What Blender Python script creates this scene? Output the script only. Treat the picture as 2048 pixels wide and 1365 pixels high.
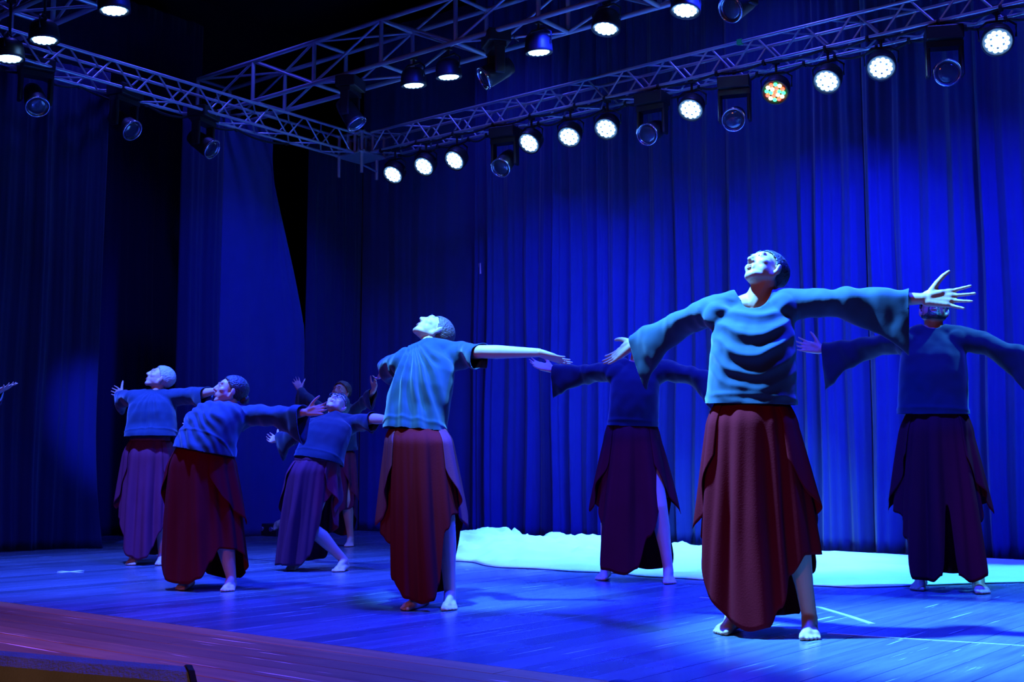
import bpy, bmesh, math, random
import numpy as np
from math import sin, cos, pi, radians, atan, sqrt, exp
from mathutils import Vector as V, Matrix, noise

random.seed(7)
for o in list(bpy.data.objects): bpy.data.objects.remove(o)
S = bpy.context.scene
COL = S.collection

# ------------------------------------------------------------------ camera
F = 2410.0; CX, CY = 1024.0, 682.5
PITCH = atan(258 / 2410); YAW = radians(38.6); CZ = 0.75
CAM = V((0, 0, CZ))
FW = V((-sin(YAW) * cos(PITCH), cos(YAW) * cos(PITCH), sin(PITCH)))
RT = V((cos(YAW), sin(YAW), 0)); UP = RT.cross(FW)
cd = bpy.data.cameras.new('camera'); cam = bpy.data.objects.new('camera', cd); COL.objects.link(cam)
cam.location = CAM; cam.rotation_euler = (pi / 2 + PITCH, 0, YAW)
cd.sensor_width = 36; cd.lens = F / 2048 * 36; cd.clip_end = 200
S.camera = cam
# ------------------------------------------------------------------ world, exposure, stage wash lights
w = bpy.data.worlds.new('world'); S.world = w; w.use_nodes = True
w.node_tree.nodes['Background'].inputs[0].default_value = (0.02, 0.03, 0.30, 1)
w.node_tree.nodes['Background'].inputs[1].default_value = 0.05
S.view_settings.view_transform = 'Standard'; S.view_settings.look = 'None'
S.view_settings.gamma = 1; S.view_settings.use_curve_mapping = False
S.view_settings.exposure = 0.15

BLUE = (0.008, 0.022, 1.0); CYAN = (0.10, 0.42, 1.0)
def spot(name, loc, target, power, color, angle=60, blend=0.6, radius=0.12):
    d = bpy.data.lights.new(name, 'SPOT'); d.energy = power; d.color = color
    d.spot_size = radians(angle); d.spot_blend = blend; d.shadow_soft_size = radius
    o = bpy.data.objects.new(name, d); COL.objects.link(o); o.location = loc
    o.rotation_euler = (V(target) - V(loc)).to_track_quat('-Z', 'Y').to_euler()
    return o
# profile spots hung in front of the stage (out of view)
KEY = (0.06, 0.34, 1.0)
spot('key_spot_front', (-4.2, 3.9, 5.6), (-2.45, 5.2, 1.6), 23000, KEY, 30, 0.7)
spot('key_spot_centre', (-3.8, 3.6, 5.5), (-4.4, 5.05, 1.6), 9000, KEY, 17, 0.7)
spot('key_spot_side', (-7.0, 3.9, 5.6), (-7.6, 5.3, 0.9), 7500, (0.03, 0.10, 1.0), 50, 0.7)
# added blue wash spots with no lamp bodies: backdrop, side curtains, floor
for x, tx, pw in ((-6.0, -8.6, 800), (-4.4, -7.0, 1300), (-2.8, -5.4, 1600), (-1.2, -3.9, 1450), (0.4, -2.2, 1200)):
    spot('wash_backdrop', (x, 8.3, 4.75), (tx, 10.7, 1.35), pw * 1.25, BLUE, 62, 0.85, 0.12)
spot('wash_side', (-6.5, 7.6, 4.9), (-10.9, 9.0, 1.9), 1300, BLUE, 48, 0.9, 0.2)
spot('wash_leg', (-7.4, 3.4, 4.4), (-10.5, 6.78, 1.2), 4600, (0.02, 0.05, 1.0), 13, 0.9, 0.1)  # added to brighten the trailing edge of the leg curtain
for x, pw in ((-7.3, 4000), (-4.9, 6000), (-2.2, 9500)):
    spot('wash_floor', (x, 5.6, 5.6), (x, 5.2, 0.0), pw, (0.006, 0.022, 1.0), 84, 0.9, 0.2)
for y in (5.8, 7.8): spot('rig_fill_side', (-9.9, y, 6.8), (-10.3, y, 4.6), 260, (0.06, 0.07, 1.0), 76, 0.8, 0.1)  # unseen fill added overhead to brighten the side truss
for x in (-8.4, -5.2, -2.4): spot('rig_fill_rear', (x, 9.3, 6.8), (x, 9.9, 4.7), 240, (0.06, 0.07, 1.0), 70, 0.8, 0.1)  # unseen fill added overhead to brighten the rear truss
spot('apron_fill', (-4.6, 0.2, 4.6), (-5.2, 2.2, 0.0), 300, (1.0, 0.44, 0.26), 52, 0.9, 0.3)  # warm fill added to lift the apron planks
spot('pool_cyan', (-1.6, 9.0, 4.7), (-2.2, 8.3, 0.0), 2600, (0.04, 0.36, 1.0), 42, 0.35, 0.1)
spot('pool_cloth', (-4.9, 8.6, 4.8), (-5.4, 9.0, 0.0), 4200, (0.10, 0.45, 1.0), 54, 0.6, 0.1)
# dim warm house light from the auditorium
spot('house_light', (-2.0, -5.0, 3.6), (-4.5, 4.4, 0.1), 470, (1.0, 0.27, 0.12), 64, 0.9, 0.5)

# ------------------------------------------------------------------ pixel helpers
def ray(px, py): return FW + RT * ((px - CX) / F) - UP * ((py - CY) / F)
def G(px, py, z=0.0):
    d = ray(px, py); return CAM + d * ((z - CZ) / d.z)
def PY(px, py, Y):
    d = ray(px, py); return CAM + d * (Y / d.y)
def PXP(px, py, X):
    d = ray(px, py); return CAM + d * (X / d.x)
def solve(parent, p, L, side='near'):
    d = ray(*p).normalized(); v = parent - CAM; tc = v.dot(d); pp = v.length_squared - tc * tc
    if pp >= L * L: return CAM + d * tc
    dt = sqrt(L * L - pp); return CAM + d * (tc - dt if side == 'near' else tc + dt)

# ------------------------------------------------------------------ materials
def mat(name, color, rough=0.6, metal=0.0, spec=0.5, emit=None, estr=0.0, bump=0.0, bscale=40.0, var=0.0, vscale=6.0, sheen=0.0, trans=0.0):
    m = bpy.data.materials.new(name); m.use_nodes = True
    nt = m.node_tree; b = nt.nodes['Principled BSDF']
    b.inputs['Base Color'].default_value = (*color, 1); b.inputs['Roughness'].default_value = rough
    b.inputs['Metallic'].default_value = metal; b.inputs['Specular IOR Level'].default_value = spec
    if sheen: b.inputs['Sheen Weight'].default_value = sheen
    if emit: b.inputs['Emission Color'].default_value = (*emit, 1); b.inputs['Emission Strength'].default_value = estr
    tc = nt.nodes.new('ShaderNodeTexCoord')
    if var:
        n = nt.nodes.new('ShaderNodeTexNoise'); n.inputs['Scale'].default_value = vscale; n.inputs['Detail'].default_value = 5
        r = nt.nodes.new('ShaderNodeMapRange'); r.inputs['To Min'].default_value = 1 - var; r.inputs['To Max'].default_value = 1 + var
        mx = nt.nodes.new('ShaderNodeMix'); mx.data_type = 'RGBA'; mx.blend_type = 'MULTIPLY'; mx.inputs['Factor'].default_value = 1
        mx.inputs['A'].default_value = (*color, 1)
        nt.links.new(tc.outputs['Object'], n.inputs['Vector']); nt.links.new(n.outputs['Fac'], r.inputs['Value'])
        nt.links.new(r.outputs['Result'], mx.inputs['B']); nt.links.new(mx.outputs['Result'], b.inputs['Base Color'])
    if bump:
        n2 = nt.nodes.new('ShaderNodeTexNoise'); n2.inputs['Scale'].default_value = bscale; n2.inputs['Detail'].default_value = 4
        bp = nt.nodes.new('ShaderNodeBump'); bp.inputs['Strength'].default_value = bump; bp.inputs['Distance'].default_value = 0.01
        nt.links.new(tc.outputs['Object'], n2.inputs['Vector']); nt.links.new(n2.outputs['Fac'], bp.inputs['Height'])
        nt.links.new(bp.outputs['Normal'], b.inputs['Normal'])
    if trans:
        out = nt.nodes['Material Output']; tl = nt.nodes.new('ShaderNodeBsdfTranslucent'); tl.inputs[0].default_value = (*color, 1)
        ms = nt.nodes.new('ShaderNodeMixShader'); ms.inputs[0].default_value = trans
        nt.links.new(b.outputs[0], ms.inputs[1]); nt.links.new(tl.outputs[0], ms.inputs[2]); nt.links.new(ms.outputs[0], out.inputs[0])
    return m

M = {}
M['alu'] = mat('aluminium', (0.50, 0.51, 0.54), 0.38, 0.55, 0.5, var=0.15, vscale=9)
M['black'] = mat('black_housing', (0.012, 0.012, 0.014), 0.45)
M['blackmatte'] = mat('black_rubber', (0.008, 0.008, 0.009), 0.8)
M['lens'] = mat('dark_lens', (0.03, 0.035, 0.05), 0.08, 0.0, 1.0)
M['chrome'] = mat('polished_trim', (0.6, 0.62, 0.68), 0.2, 0.9)
M['led'] = mat('led_blue', (0.2, 0.4, 1), 0.3, emit=(0.22, 0.50, 1.0), estr=13)
M['led_r'] = mat('led_red', (1, 0.2, 0.1), 0.3, emit=(1.0, 0.10, 0.03), estr=3.0)
M['led_g'] = mat('led_green', (0.2, 1, 0.4), 0.3, emit=(0.06, 1.0, 0.25), estr=2.4)
M['led_w'] = mat('led_amber', (1, 0.9, 0.6), 0.3, emit=(1.0, 0.75, 0.35), estr=3.0)
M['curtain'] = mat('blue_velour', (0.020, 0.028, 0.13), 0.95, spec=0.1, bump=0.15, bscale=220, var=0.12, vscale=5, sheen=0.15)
M['curtain_shaded'] = mat('blue_velour_shaded', (0.011, 0.015, 0.06), 0.96, spec=0.08, bump=0.15, bscale=220, sheen=0.12)  # blue velour darkened: the dimmer light at the side is in the colour
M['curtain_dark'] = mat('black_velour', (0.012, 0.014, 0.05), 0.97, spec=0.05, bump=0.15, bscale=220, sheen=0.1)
M['wall'] = mat('dark_paint', (0.010, 0.010, 0.014), 0.95, spec=0.1)
M['white_cloth'] = mat('white_cloth', (0.82, 0.84, 0.86), 0.85, spec=0.2, bump=0.2, bscale=25)
M['tape'] = mat('white_tape', (0.75, 0.77, 0.8), 0.5)
M['tape_worn'] = mat('worn_floor_tape', (0.34, 0.35, 0.37), 0.5, var=0.4, vscale=9)
M['green'] = mat('green_tape', (0.03, 0.6, 0.12), 0.5)
M['skin'] = mat('skin', (0.56, 0.33, 0.24), 0.5, var=0.08, vscale=14)
M['skin_tan'] = mat('skin_tan', (0.42, 0.23, 0.155), 0.5, var=0.08, vscale=14)
M['lips'] = mat('lips', (0.36, 0.12, 0.11), 0.4)
M['eye'] = mat('eye_white', (0.75, 0.74, 0.72), 0.2)
M['iris'] = mat('iris', (0.03, 0.018, 0.012), 0.15)
M['hair_dark'] = mat('hair_dark', (0.022, 0.014, 0.011), 0.5, bump=0.9, bscale=90)
M['hair_brown'] = mat('hair_brown', (0.10, 0.05, 0.03), 0.5, bump=0.9, bscale=90)
M['hair_red'] = mat('hair_auburn', (0.12, 0.022, 0.02), 0.5, bump=0.9, bscale=90)
M['hair_grey'] = mat('hair_grey', (0.38, 0.36, 0.34), 0.6, bump=0.9, bscale=90)
M['shirt'] = mat('navy_jersey', (0.007, 0.027, 0.055), 0.8, spec=0.25, bump=0.04, bscale=260, var=0.08, vscale=8, sheen=0.2)
M['shirt_shaded'] = mat('navy_jersey_shaded', (0.006, 0.008, 0.024), 0.85, spec=0.2, bump=0.04, bscale=260, var=0.08, vscale=8, sheen=0.15)  # same jersey darkened, dim light put into the base colour
M['skirt'] = mat('burgundy_viscose', (0.135, 0.004, 0.009), 0.9, spec=0.06, bump=0.1, bscale=140, var=0.12, vscale=7, trans=0.12)
M['skirt_violet'] = mat('burgundy_viscose_violet', (0.15, 0.018, 0.05), 0.75, spec=0.15, bump=0.1, bscale=140, var=0.12, vscale=7, trans=0.12)  # lighter burgundy with a violet tone
M['skirt_dark'] = mat('dark_burgundy_viscose', (0.10, 0.005, 0.012), 0.9, spec=0.06, bump=0.1, bscale=140, var=0.12, vscale=7, trans=0.15)
M['frame'] = mat('spectacle_frame', (0.02, 0.02, 0.03), 0.3)

def floor_material(name, base, dark, rough, gloss_var, axis):
    m = bpy.data.materials.new(name); m.use_nodes = True; nt = m.node_tree; b = nt.nodes['Principled BSDF']
    tc = nt.nodes.new('ShaderNodeTexCoord'); oi = nt.nodes.new('ShaderNodeObjectInfo')
    geo = nt.nodes.new('ShaderNodeNewGeometry')
    mp = nt.nodes.new('ShaderNodeMapping')
    mp.inputs['Scale'].default_value = (1.2, 22, 1) if axis == 'x' else (22, 1.2, 1)
    nt.links.new(geo.outputs['Position'], mp.inputs['Vector'])
    n = nt.nodes.new('ShaderNodeTexNoise'); n.inputs['Scale'].default_value = 1.0; n.inputs['Detail'].default_value = 6; n.inputs['Roughness'].default_value = 0.65
    nt.links.new(mp.outputs[0], n.inputs['Vector'])
    cr = nt.nodes.new('ShaderNodeValToRGB'); cr.color_ramp.elements[0].position = 0.3; cr.color_ramp.elements[1].position = 0.75
    cr.color_ramp.elements[0].color = (*dark, 1); cr.color_ramp.elements[1].color = (*base, 1)
    nt.links.new(n.outputs['Fac'], cr.inputs['Fac'])
    # per-board tint
    r = nt.nodes.new('ShaderNodeMapRange'); r.inputs['To Min'].default_value = 0.72; r.inputs['To Max'].default_value = 1.25
    nt.links.new(oi.outputs['Random'], r.inputs['Value'])
    mx = nt.nodes.new('ShaderNodeMix'); mx.data_type = 'RGBA'; mx.blend_type = 'MULTIPLY'; mx.inputs['Factor'].default_value = 1
    nt.links.new(cr.outputs['Color'], mx.inputs['A']); nt.links.new(r.outputs['Result'], mx.inputs['B'])
    # scuffs: thin pale scratches
    mp2 = nt.nodes.new('ShaderNodeMapping'); mp2.inputs['Scale'].default_value = (0.9, 34, 1) if axis == 'x' else (34, 1.0, 1)
    mp2.inputs['Rotation'].default_value = (0, 0, radians(4))
    nt.links.new(geo.outputs['Position'], mp2.inputs['Vector'])
    n2 = nt.nodes.new('ShaderNodeTexNoise'); n2.inputs['Scale'].default_value = 1.3; n2.inputs['Detail'].default_value = 3
    nt.links.new(mp2.outputs[0], n2.inputs['Vector'])
    cr2 = nt.nodes.new('ShaderNodeValToRGB'); cr2.color_ramp.elements[0].position = 0.665; cr2.color_ramp.elements[1].position = 0.70
    nt.links.new(n2.outputs['Fac'], cr2.inputs['Fac'])
    mx2 = nt.nodes.new('ShaderNodeMix'); mx2.data_type = 'RGBA'; mx2.inputs['B'].default_value = (base[0] * 2.2 + .12, base[1] * 2.2 + .12, base[2] * 2.2 + .12, 1)
    nt.links.new(mx.outputs['Result'], mx2.inputs['A']); nt.links.new(cr2.outputs['Color'], mx2.inputs['Factor'])
    nt.links.new(mx2.outputs['Result'], b.inputs['Base Color'])
    n3 = nt.nodes.new('ShaderNodeTexNoise'); n3.inputs['Scale'].default_value = 1.6; n3.inputs['Detail'].default_value = 6
    nt.links.new(geo.outputs['Position'], n3.inputs['Vector'])
    r3 = nt.nodes.new('ShaderNodeMapRange'); r3.inputs['To Min'].default_value = rough - gloss_var; r3.inputs['To Max'].default_value = rough + gloss_var
    nt.links.new(n3.outputs['Fac'], r3.inputs['Value']); nt.links.new(r3.outputs['Result'], b.inputs['Roughness'])
    b.inputs['Specular IOR Level'].default_value = 0.5 if axis == 'y' else 0.22
    bp = nt.nodes.new('ShaderNodeBump'); bp.inputs['Strength'].default_value = 0.12; bp.inputs['Distance'].default_value = 0.004
    nt.links.new(n.outputs['Fac'], bp.inputs['Height']); nt.links.new(bp.outputs['Normal'], b.inputs['Normal'])
    return m
M['board'] = floor_material('stage_black_boards', (0.125, 0.125, 0.135), (0.065, 0.065, 0.075), 0.25, 0.1, 'y')
M['wood'] = floor_material('apron_varnished_wood', (0.40, 0.14, 0.035), (0.20, 0.06, 0.016), 0.42, 0.1, 'x')
M['wedge'] = mat('grey_carpet', (0.15, 0.25, 0.22), 0.95, spec=0.1, bump=0.5, bscale=160, var=0.25, vscale=14)

# ------------------------------------------------------------------ mesh helpers
def link(name, me, parent=None, m=None, smooth=True):
    o = bpy.data.objects.new(name, me); COL.objects.link(o)
    if parent: o.parent = parent
    if m is not None and not me.materials: me.materials.append(m)
    if smooth and len(me.polygons): me.polygons.foreach_set('use_smooth', [True] * len(me.polygons))
    return o
def tag(o, label, cat, group=None, kind=None):
    o['label'] = label; o['category'] = cat
    if group: o['group'] = group
    if kind: o['kind'] = kind
    return o
def empty(name, loc=(0, 0, 0)):
    o = bpy.data.objects.new(name, None); o.location = loc; o.empty_display_size = 0.1; COL.objects.link(o); return o
def put(o, parent):
    """parent while keeping world coordinates of the mesh data"""
    o.parent = parent; o.matrix_parent_inverse = parent.matrix_basis.inverted(); return o

class MB:
    def __init__(s): s.v = []; s.f = []
    def rings(s, rings, cap=True, closed=True):
        n = len(rings[0]); b = len(s.v)
        for r in rings: s.v.extend([tuple(p) for p in r])
        for i in range(len(rings) - 1):
            for j in range(n if closed else n - 1):
                k = (j + 1) % n
                s.f.append((b + i * n + j, b + i * n + k, b + (i + 1) * n + k, b + (i + 1) * n + j))
        if cap:
            for ri, flip in ((0, True), (len(rings) - 1, False)):
                c = sum((V(p) for p in rings[ri]), V()) / n; ci = len(s.v); s.v.append(tuple(c))
                for j in range(n):
                    k = (j + 1) % n; a, d = b + ri * n + j, b + ri * n + k
                    s.f.append((ci, d, a) if flip else (ci, a, d))
    def box(s, c, size, R=None):
        c = V(c); b = len(s.v); hx, hy, hz = [q / 2 for q in size]
        for z in (-hz, hz):
            for x, y in ((-hx, -hy), (hx, -hy), (hx, hy), (-hx, hy)):
                p = V((x, y, z)); p = R @ p if R else p; s.v.append(tuple(c + p))
        for q in ((3, 2, 1, 0), (4, 5, 6, 7), (0, 1, 5, 4), (1, 2, 6, 5), (2, 3, 7, 6), (3, 0, 4, 7)): s.f.append(tuple(b + i for i in q))
    def cap(s, p0, r0, p1, r1, n=14, hemi=5):
        p0 = V(p0); p1 = V(p1); ax = p1 - p0; L = ax.length
        if L < 1e-6: ax = V((0, 0, 1)); L = 1e-6
        t = ax / L; u = t.orthogonal().normalized(); w_ = t.cross(u); rs = []
        sl = max(-.95, min(.95, (r0 - r1) / L)); a0 = math.asin(sl)
        prof = []
        for i in range(hemi + 1):
            a = -pi / 2 + .08 + (a0 + pi / 2 - .08) * i / hemi; prof.append((r0 * sin(a), r0 * cos(a)))
        for i in range(hemi + 1):
            a = a0 + (pi / 2 - .08 - a0) * i / hemi; prof.append((L + r1 * sin(a), r1 * cos(a)))
        for h, r in prof:
            rs.append([p0 + t * h + (u * cos(q) + w_ * sin(q)) * r for q in [2 * pi * k / n for k in range(n)]])
        s.rings(rs)
    def chain(s, pts, rad, n=14):
        for i in range(len(pts) - 1): s.cap(pts[i], rad[i], pts[i + 1], rad[i + 1], n)
    def ell(s, c, ax, r, n=24, m=16):
        c = V(c); rs = []
        for i in range(1, m):
            a = -pi / 2 + pi * i / m
            rs.append([c + ax[0] * (r[0] * cos(a) * cos(q)) + ax[1] * (r[1] * cos(a) * sin(q)) + ax[2] * (r[2] * sin(a)) for q in [2 * pi * k / n for k in range(n)]])
        s.rings(rs)
    def tube(s, pts, r, n=8):
        rs = []
        for i, p in enumerate(pts):
            p = V(p); t = (V(pts[min(i + 1, len(pts) - 1)]) - V(pts[max(i - 1, 0)])).normalized()
            u = t.cross(V((0, 0, 1)));  u = u.normalized() if u.length > 1e-3 else V((1, 0, 0)); w_ = u.cross(t)
            rr = r[i] if isinstance(r, (list, tuple)) else r
            rs.append([p + (u * cos(q) + w_ * sin(q)) * rr for q in [2 * pi * k / n for k in range(n)]])
        s.rings(rs)
    def mesh(s, name):
        me = bpy.data.meshes.new(name); me.from_pydata(s.v, [], s.f); me.update(); return me

def remesh(me, voxel, smooth_it=4, fac=0.5):
    o = bpy.data.objects.new('tmp', me); COL.objects.link(o)
    r = o.modifiers.new('r', 'REMESH'); r.mode = 'VOXEL'; r.voxel_size = voxel; r.use_smooth_shade = True
    if smooth_it:
        sm = o.modifiers.new('s', 'SMOOTH'); sm.factor = fac; sm.iterations = smooth_it
    dg = bpy.context.evaluated_depsgraph_get()
    out = bpy.data.meshes.new_from_object(o.evaluated_get(dg))
    bpy.data.objects.remove(o); bpy.data.meshes.remove(me)
    return out

_cyl = {}
def unit_cyl(n=10):
    if n not in _cyl:
        b = MB(); b.rings([[V((cos(2 * pi * k / n), sin(2 * pi * k / n), z)) for k in range(n)] for z in (0, 1)])
        _cyl[n] = b.mesh('tube')
    return _cyl[n]
def rod(name, p0, p1, r, m, parent, n=10):
    me = unit_cyl(n)
    key = (n, m.name)
    if key not in _cyl:
        c = me.copy(); c.materials.append(m); c.polygons.foreach_set('use_smooth', [len(p.vertices) == 4 for p in c.polygons]); _cyl[key] = c
    o = bpy.data.objects.new(name, _cyl[key]); COL.objects.link(o)
    p0 = V(p0); p1 = V(p1); q = (p1 - p0).to_track_quat('Z', 'Y')
    mw = Matrix.Translation(p0) @ q.to_matrix().to_4x4() @ Matrix.Diagonal((r, r, (p1 - p0).length, 1))
    o.parent = parent; o.matrix_basis = parent.matrix_basis.inverted() @ mw
    return o

# ------------------------------------------------------------------ setting: floor, walls
YE = 3.66           # edge between apron and black boards
def board_run():
    fl = empty('floor', (-5, 6, 0)); fl['kind'] = 'structure'; fl['label'] = 'black painted stage floor boards running upstage'
    wdt = 0.16
    def bm_board(L, w_, axis):
        b = MB(); g = 0.0012; c = 0.002; t = 0.03
        hx, hy = (w_ / 2 - g, L / 2 - g)
        prof = [(hx, -t), (hx, -c), (hx - c, 0), (-hx + c, 0), (-hx, -c), (-hx, -t)]
        rs = [[(x, y, z) if axis == 'y' else (y, x, z) for x, z in prof] for y in (-hy, hy)]
        b.rings(rs); me = b.mesh('board')
        bmx = bmesh.new(); bmx.from_mesh(me); bmesh.ops.recalc_face_normals(bmx, faces=bmx.faces); bmx.to_mesh(me); bmx.free()
        return me
    a = bm_board(3.4, wdt, 'y'); a.materials.append(M['board'])
    c = bm_board(4.0, wdt, 'y'); c.materials.append(M['board'])
    x = -12.9; i = 0
    while x < 2.2:
        odd = i % 2
        segs = ((a, YE + 1.7), (c, YE + 3.4 + 2.0)) if odd else ((c, YE + 2.0), (a, YE + 4.0 + 1.7))
        for me, yc in segs:
            o = bpy.data.objects.new('board', me); COL.objects.link(o); o.location = (x, yc, random.uniform(-.0006, .0006)); put(o, fl)
            o.rotation_euler = (0, random.uniform(-.0035, .0035), 0)
        x += wdt; i += 1
    ap = empty('floor_apron', (-5, 2.5, 0)); ap['kind'] = 'structure'; ap['label'] = 'varnished brown wooden stage apron with long planks'
    pw = 0.14
    p1 = bm_board(5.0, pw, 'x'); p1.materials.append(M['wood'])
    k = 0; y = YE - pw / 2
    while y > 0.95:
        for j in range(-1, 3):
            o = bpy.data.objects.new('plank', p1); COL.objects.link(o)
            o.location = (-10.4 + j * 5.0 + (k * 1.7) % 5.0, y, random.uniform(-.0006, .0006)); o.rotation_euler = (random.uniform(-.004, .004), 0, 0); put(o, ap)
        y -= pw; k += 1
board_run()
def struct(name, c, size, m):
    b = MB(); b.box((0, 0, 0), size); o = link(name, b.mesh(name), None, m, False); o.location = c; o['kind'] = 'structure'; return o
struct('floor_subfloor', (-5.2, 6.0, -0.09), (16.4, 11.0, 0.1), M['wall'])
struct('wall_back', (-5.2, 11.95, 3.5), (16.4, 0.1, 7.2), M['wall'])
struct('wall_left', (-13.2, 6.0, 3.5), (0.1, 12, 7.2), M['wall'])
struct('wall_right', (2.9, 7.0, 3.5), (0.1, 10, 7.2), M['wall'])
struct('ceiling', (-5.2, 6.0, 7.15), (16.4, 12, 0.1), M['wall'])

# ------------------------------------------------------------------ curtains
def curtain(name, label, p0, p1, z0, z1, nrm, m, seed, lam=(0.12, 0.34), amp=0.13, flare=0.35, edge=None, group=None, shape=None, step=0.014, rows=26):
    rnd = random.Random(seed); p0 = V((*p0, 0)); p1 = V((*p1, 0)); d = p1 - p0; L = d.length; d = d / L; nrm = V((*nrm, 0)).normalized()
    # fold boundaries
    xs = [0]; 
    while xs[-1] < L: xs.append(xs[-1] + rnd.uniform(*lam))
    fx_ = L / xs[-1]; xs = [q_ * fx_ for q_ in xs]
    am = [rnd.uniform(0.3, 1.35) * amp for _ in xs]; ph = [rnd.uniform(-1, 1) for _ in xs]; dr = [rnd.uniform(-.05, .05) for _ in xs]
    n = int(L / step); b = MB(); rs = []
    zs = [z0 + (z1 - z0) * (i / rows) ** 1.2 for i in range(rows + 1)]
    grid = []
    for z in zs:
        row = []; q = (z - z0) / (z1 - z0)
        for i in range(n + 1):
            s_ = L * i / n; ss = s_ + min(1, s_ / .15, (L - s_) / .15) * 0.02 * sin(5 * s_ + 1.7 * z + seed) * (1 - q)
            k = 0
            while k < len(xs) - 2 and xs[k + 1] < ss: k += 1
            t = (ss - xs[k]) / (xs[k + 1] - xs[k]); t = min(1, max(0, t))
            wv = abs(sin(pi * t)) ** 0.9 * (1 + .25 * sin(2 * pi * t + ph[k]))
            off = am[k] * wv * (0.75 + flare * (1 - q) ** 2) * min(1, (xs[k + 1] - xs[k]) / .20) + .16 * am[k] * sin(pi * t) * sin(3.2 * 2 * pi * t + ph[k] * 3)
            off += min(1, s_ / .15, (L - s_) / .15) * 0.03 * noise.noise(V((s_ * 1.3 + seed, z * .5, seed))) + 0.008 * noise.noise(V((s_ * 7, z * 1.2, seed * 3.1)))
            p = p0 + d * s_ + nrm * off + V((0, 0, z))
            if shape: p = shape(p, s_ / L, q)
            row.append(p)
        grid.append(row)
    b.rings(grid, cap=False, closed=False)
    o = link(name, b.mesh(name), None, m)
    md = o.modifiers.new('thick', 'SOLIDIFY'); md.thickness = 0.006
    return tag(o, label, 'curtain', group)
YB = 10.78
backs = [(-9.15, -7.4, 'blue stage backdrop curtain panel beside the white paper tag'),
         (-7.4, -5.8, 'blue backdrop curtain panel behind the tallest heap of white cloth'),
         (-5.8, -4.35, 'blue backdrop curtain panel behind the head of the man at the floor tape line'),
         (-4.35, -2.65, 'blue backdrop curtain panel behind the bearded man in a dark skirt'),
         (-2.65, -0.9, 'blue backdrop curtain panel with narrow folds past the bearded man')]
for i, (a, b_, lab) in enumerate(backs):
    curtain('backdrop_curtain', lab, (a + .001, YB), (b_ - .001, YB), 0.0, 6.6, (0, -1), M['curtain'], 11 + i * 3)
def vee(p, s, q):     # smooth panel whose upstage upper corner has dropped away
    return p
curtain('backdrop_curtain', 'smooth dark blue curtain panel left of the white paper tag', (-10.96, 10.66), (-9.149, 10.78), 0.0, 6.4, (0, -1), M['curtain'], 41, lam=(.45, .9), amp=.03)
def lean(p, s, q):
    if q > .5: p = p + V((0, -.75 * ((q - .5) / .5) ** 1.1 * max(0, (s - .55) / .45), 0))
    return p
curtain('side_curtain', 'wide smooth blue side curtain with its top corner pulled aside', (-10.95, 8.45), (-10.95, 9.72), 0.0, 4.79, (1, 0), M['curtain'], 52, lam=(.5, .9), amp=.035, shape=lean)
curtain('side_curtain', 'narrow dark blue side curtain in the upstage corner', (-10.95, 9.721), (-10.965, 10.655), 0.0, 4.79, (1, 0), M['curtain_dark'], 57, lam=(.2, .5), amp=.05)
curtain('side_curtain', 'shade-darkened blue side curtain behind the grey-haired dancer', (-11.05, 7.95), (-10.95, 8.449), 0.0, 4.79, (1, 0), M['curtain_shaded'], 63, lam=(.2, .45), amp=.06)
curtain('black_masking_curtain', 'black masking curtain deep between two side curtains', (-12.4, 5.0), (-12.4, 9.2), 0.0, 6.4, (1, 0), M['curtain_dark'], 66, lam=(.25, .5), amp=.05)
def trail(p, s, q):
    e = max(0, (s - .86) / .14)
    if q < .28: p = p + V((0.20, .0, 0)) * (e * (1 - q / .28) ** 2)
    return p + V((0.14 * e, -.03 * e * (1 - q), 0))
curtain('side_leg_curtain', 'blue side leg curtain with a lit edge trailing onto the floor', (-10.74, 3.9), (-10.70, 6.72), 0.004, 4.75, (1, 0), M['curtain_shaded'], 71, lam=(.1, .26), amp=.075, shape=trail)
# header drape above the rear of the stage
b = MB(); p = PY(957, 537, YB - .11)
b.box((0, 0, 0), (0.035, 0.004, 0.13)); o = link('paper_tag', b.mesh('paper_tag'), None, M['tape'], False); o.location = (p.x, YB - .085, p.z); o.rotation_euler = (0, radians(-4), 0)
md = o.modifiers.new('b', 'BEVEL'); md.width = 0.012; md.segments = 3; md.affect = 'EDGES'
tag(o, 'small white paper tag pinned to the backdrop curtain seam', 'tag')

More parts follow.
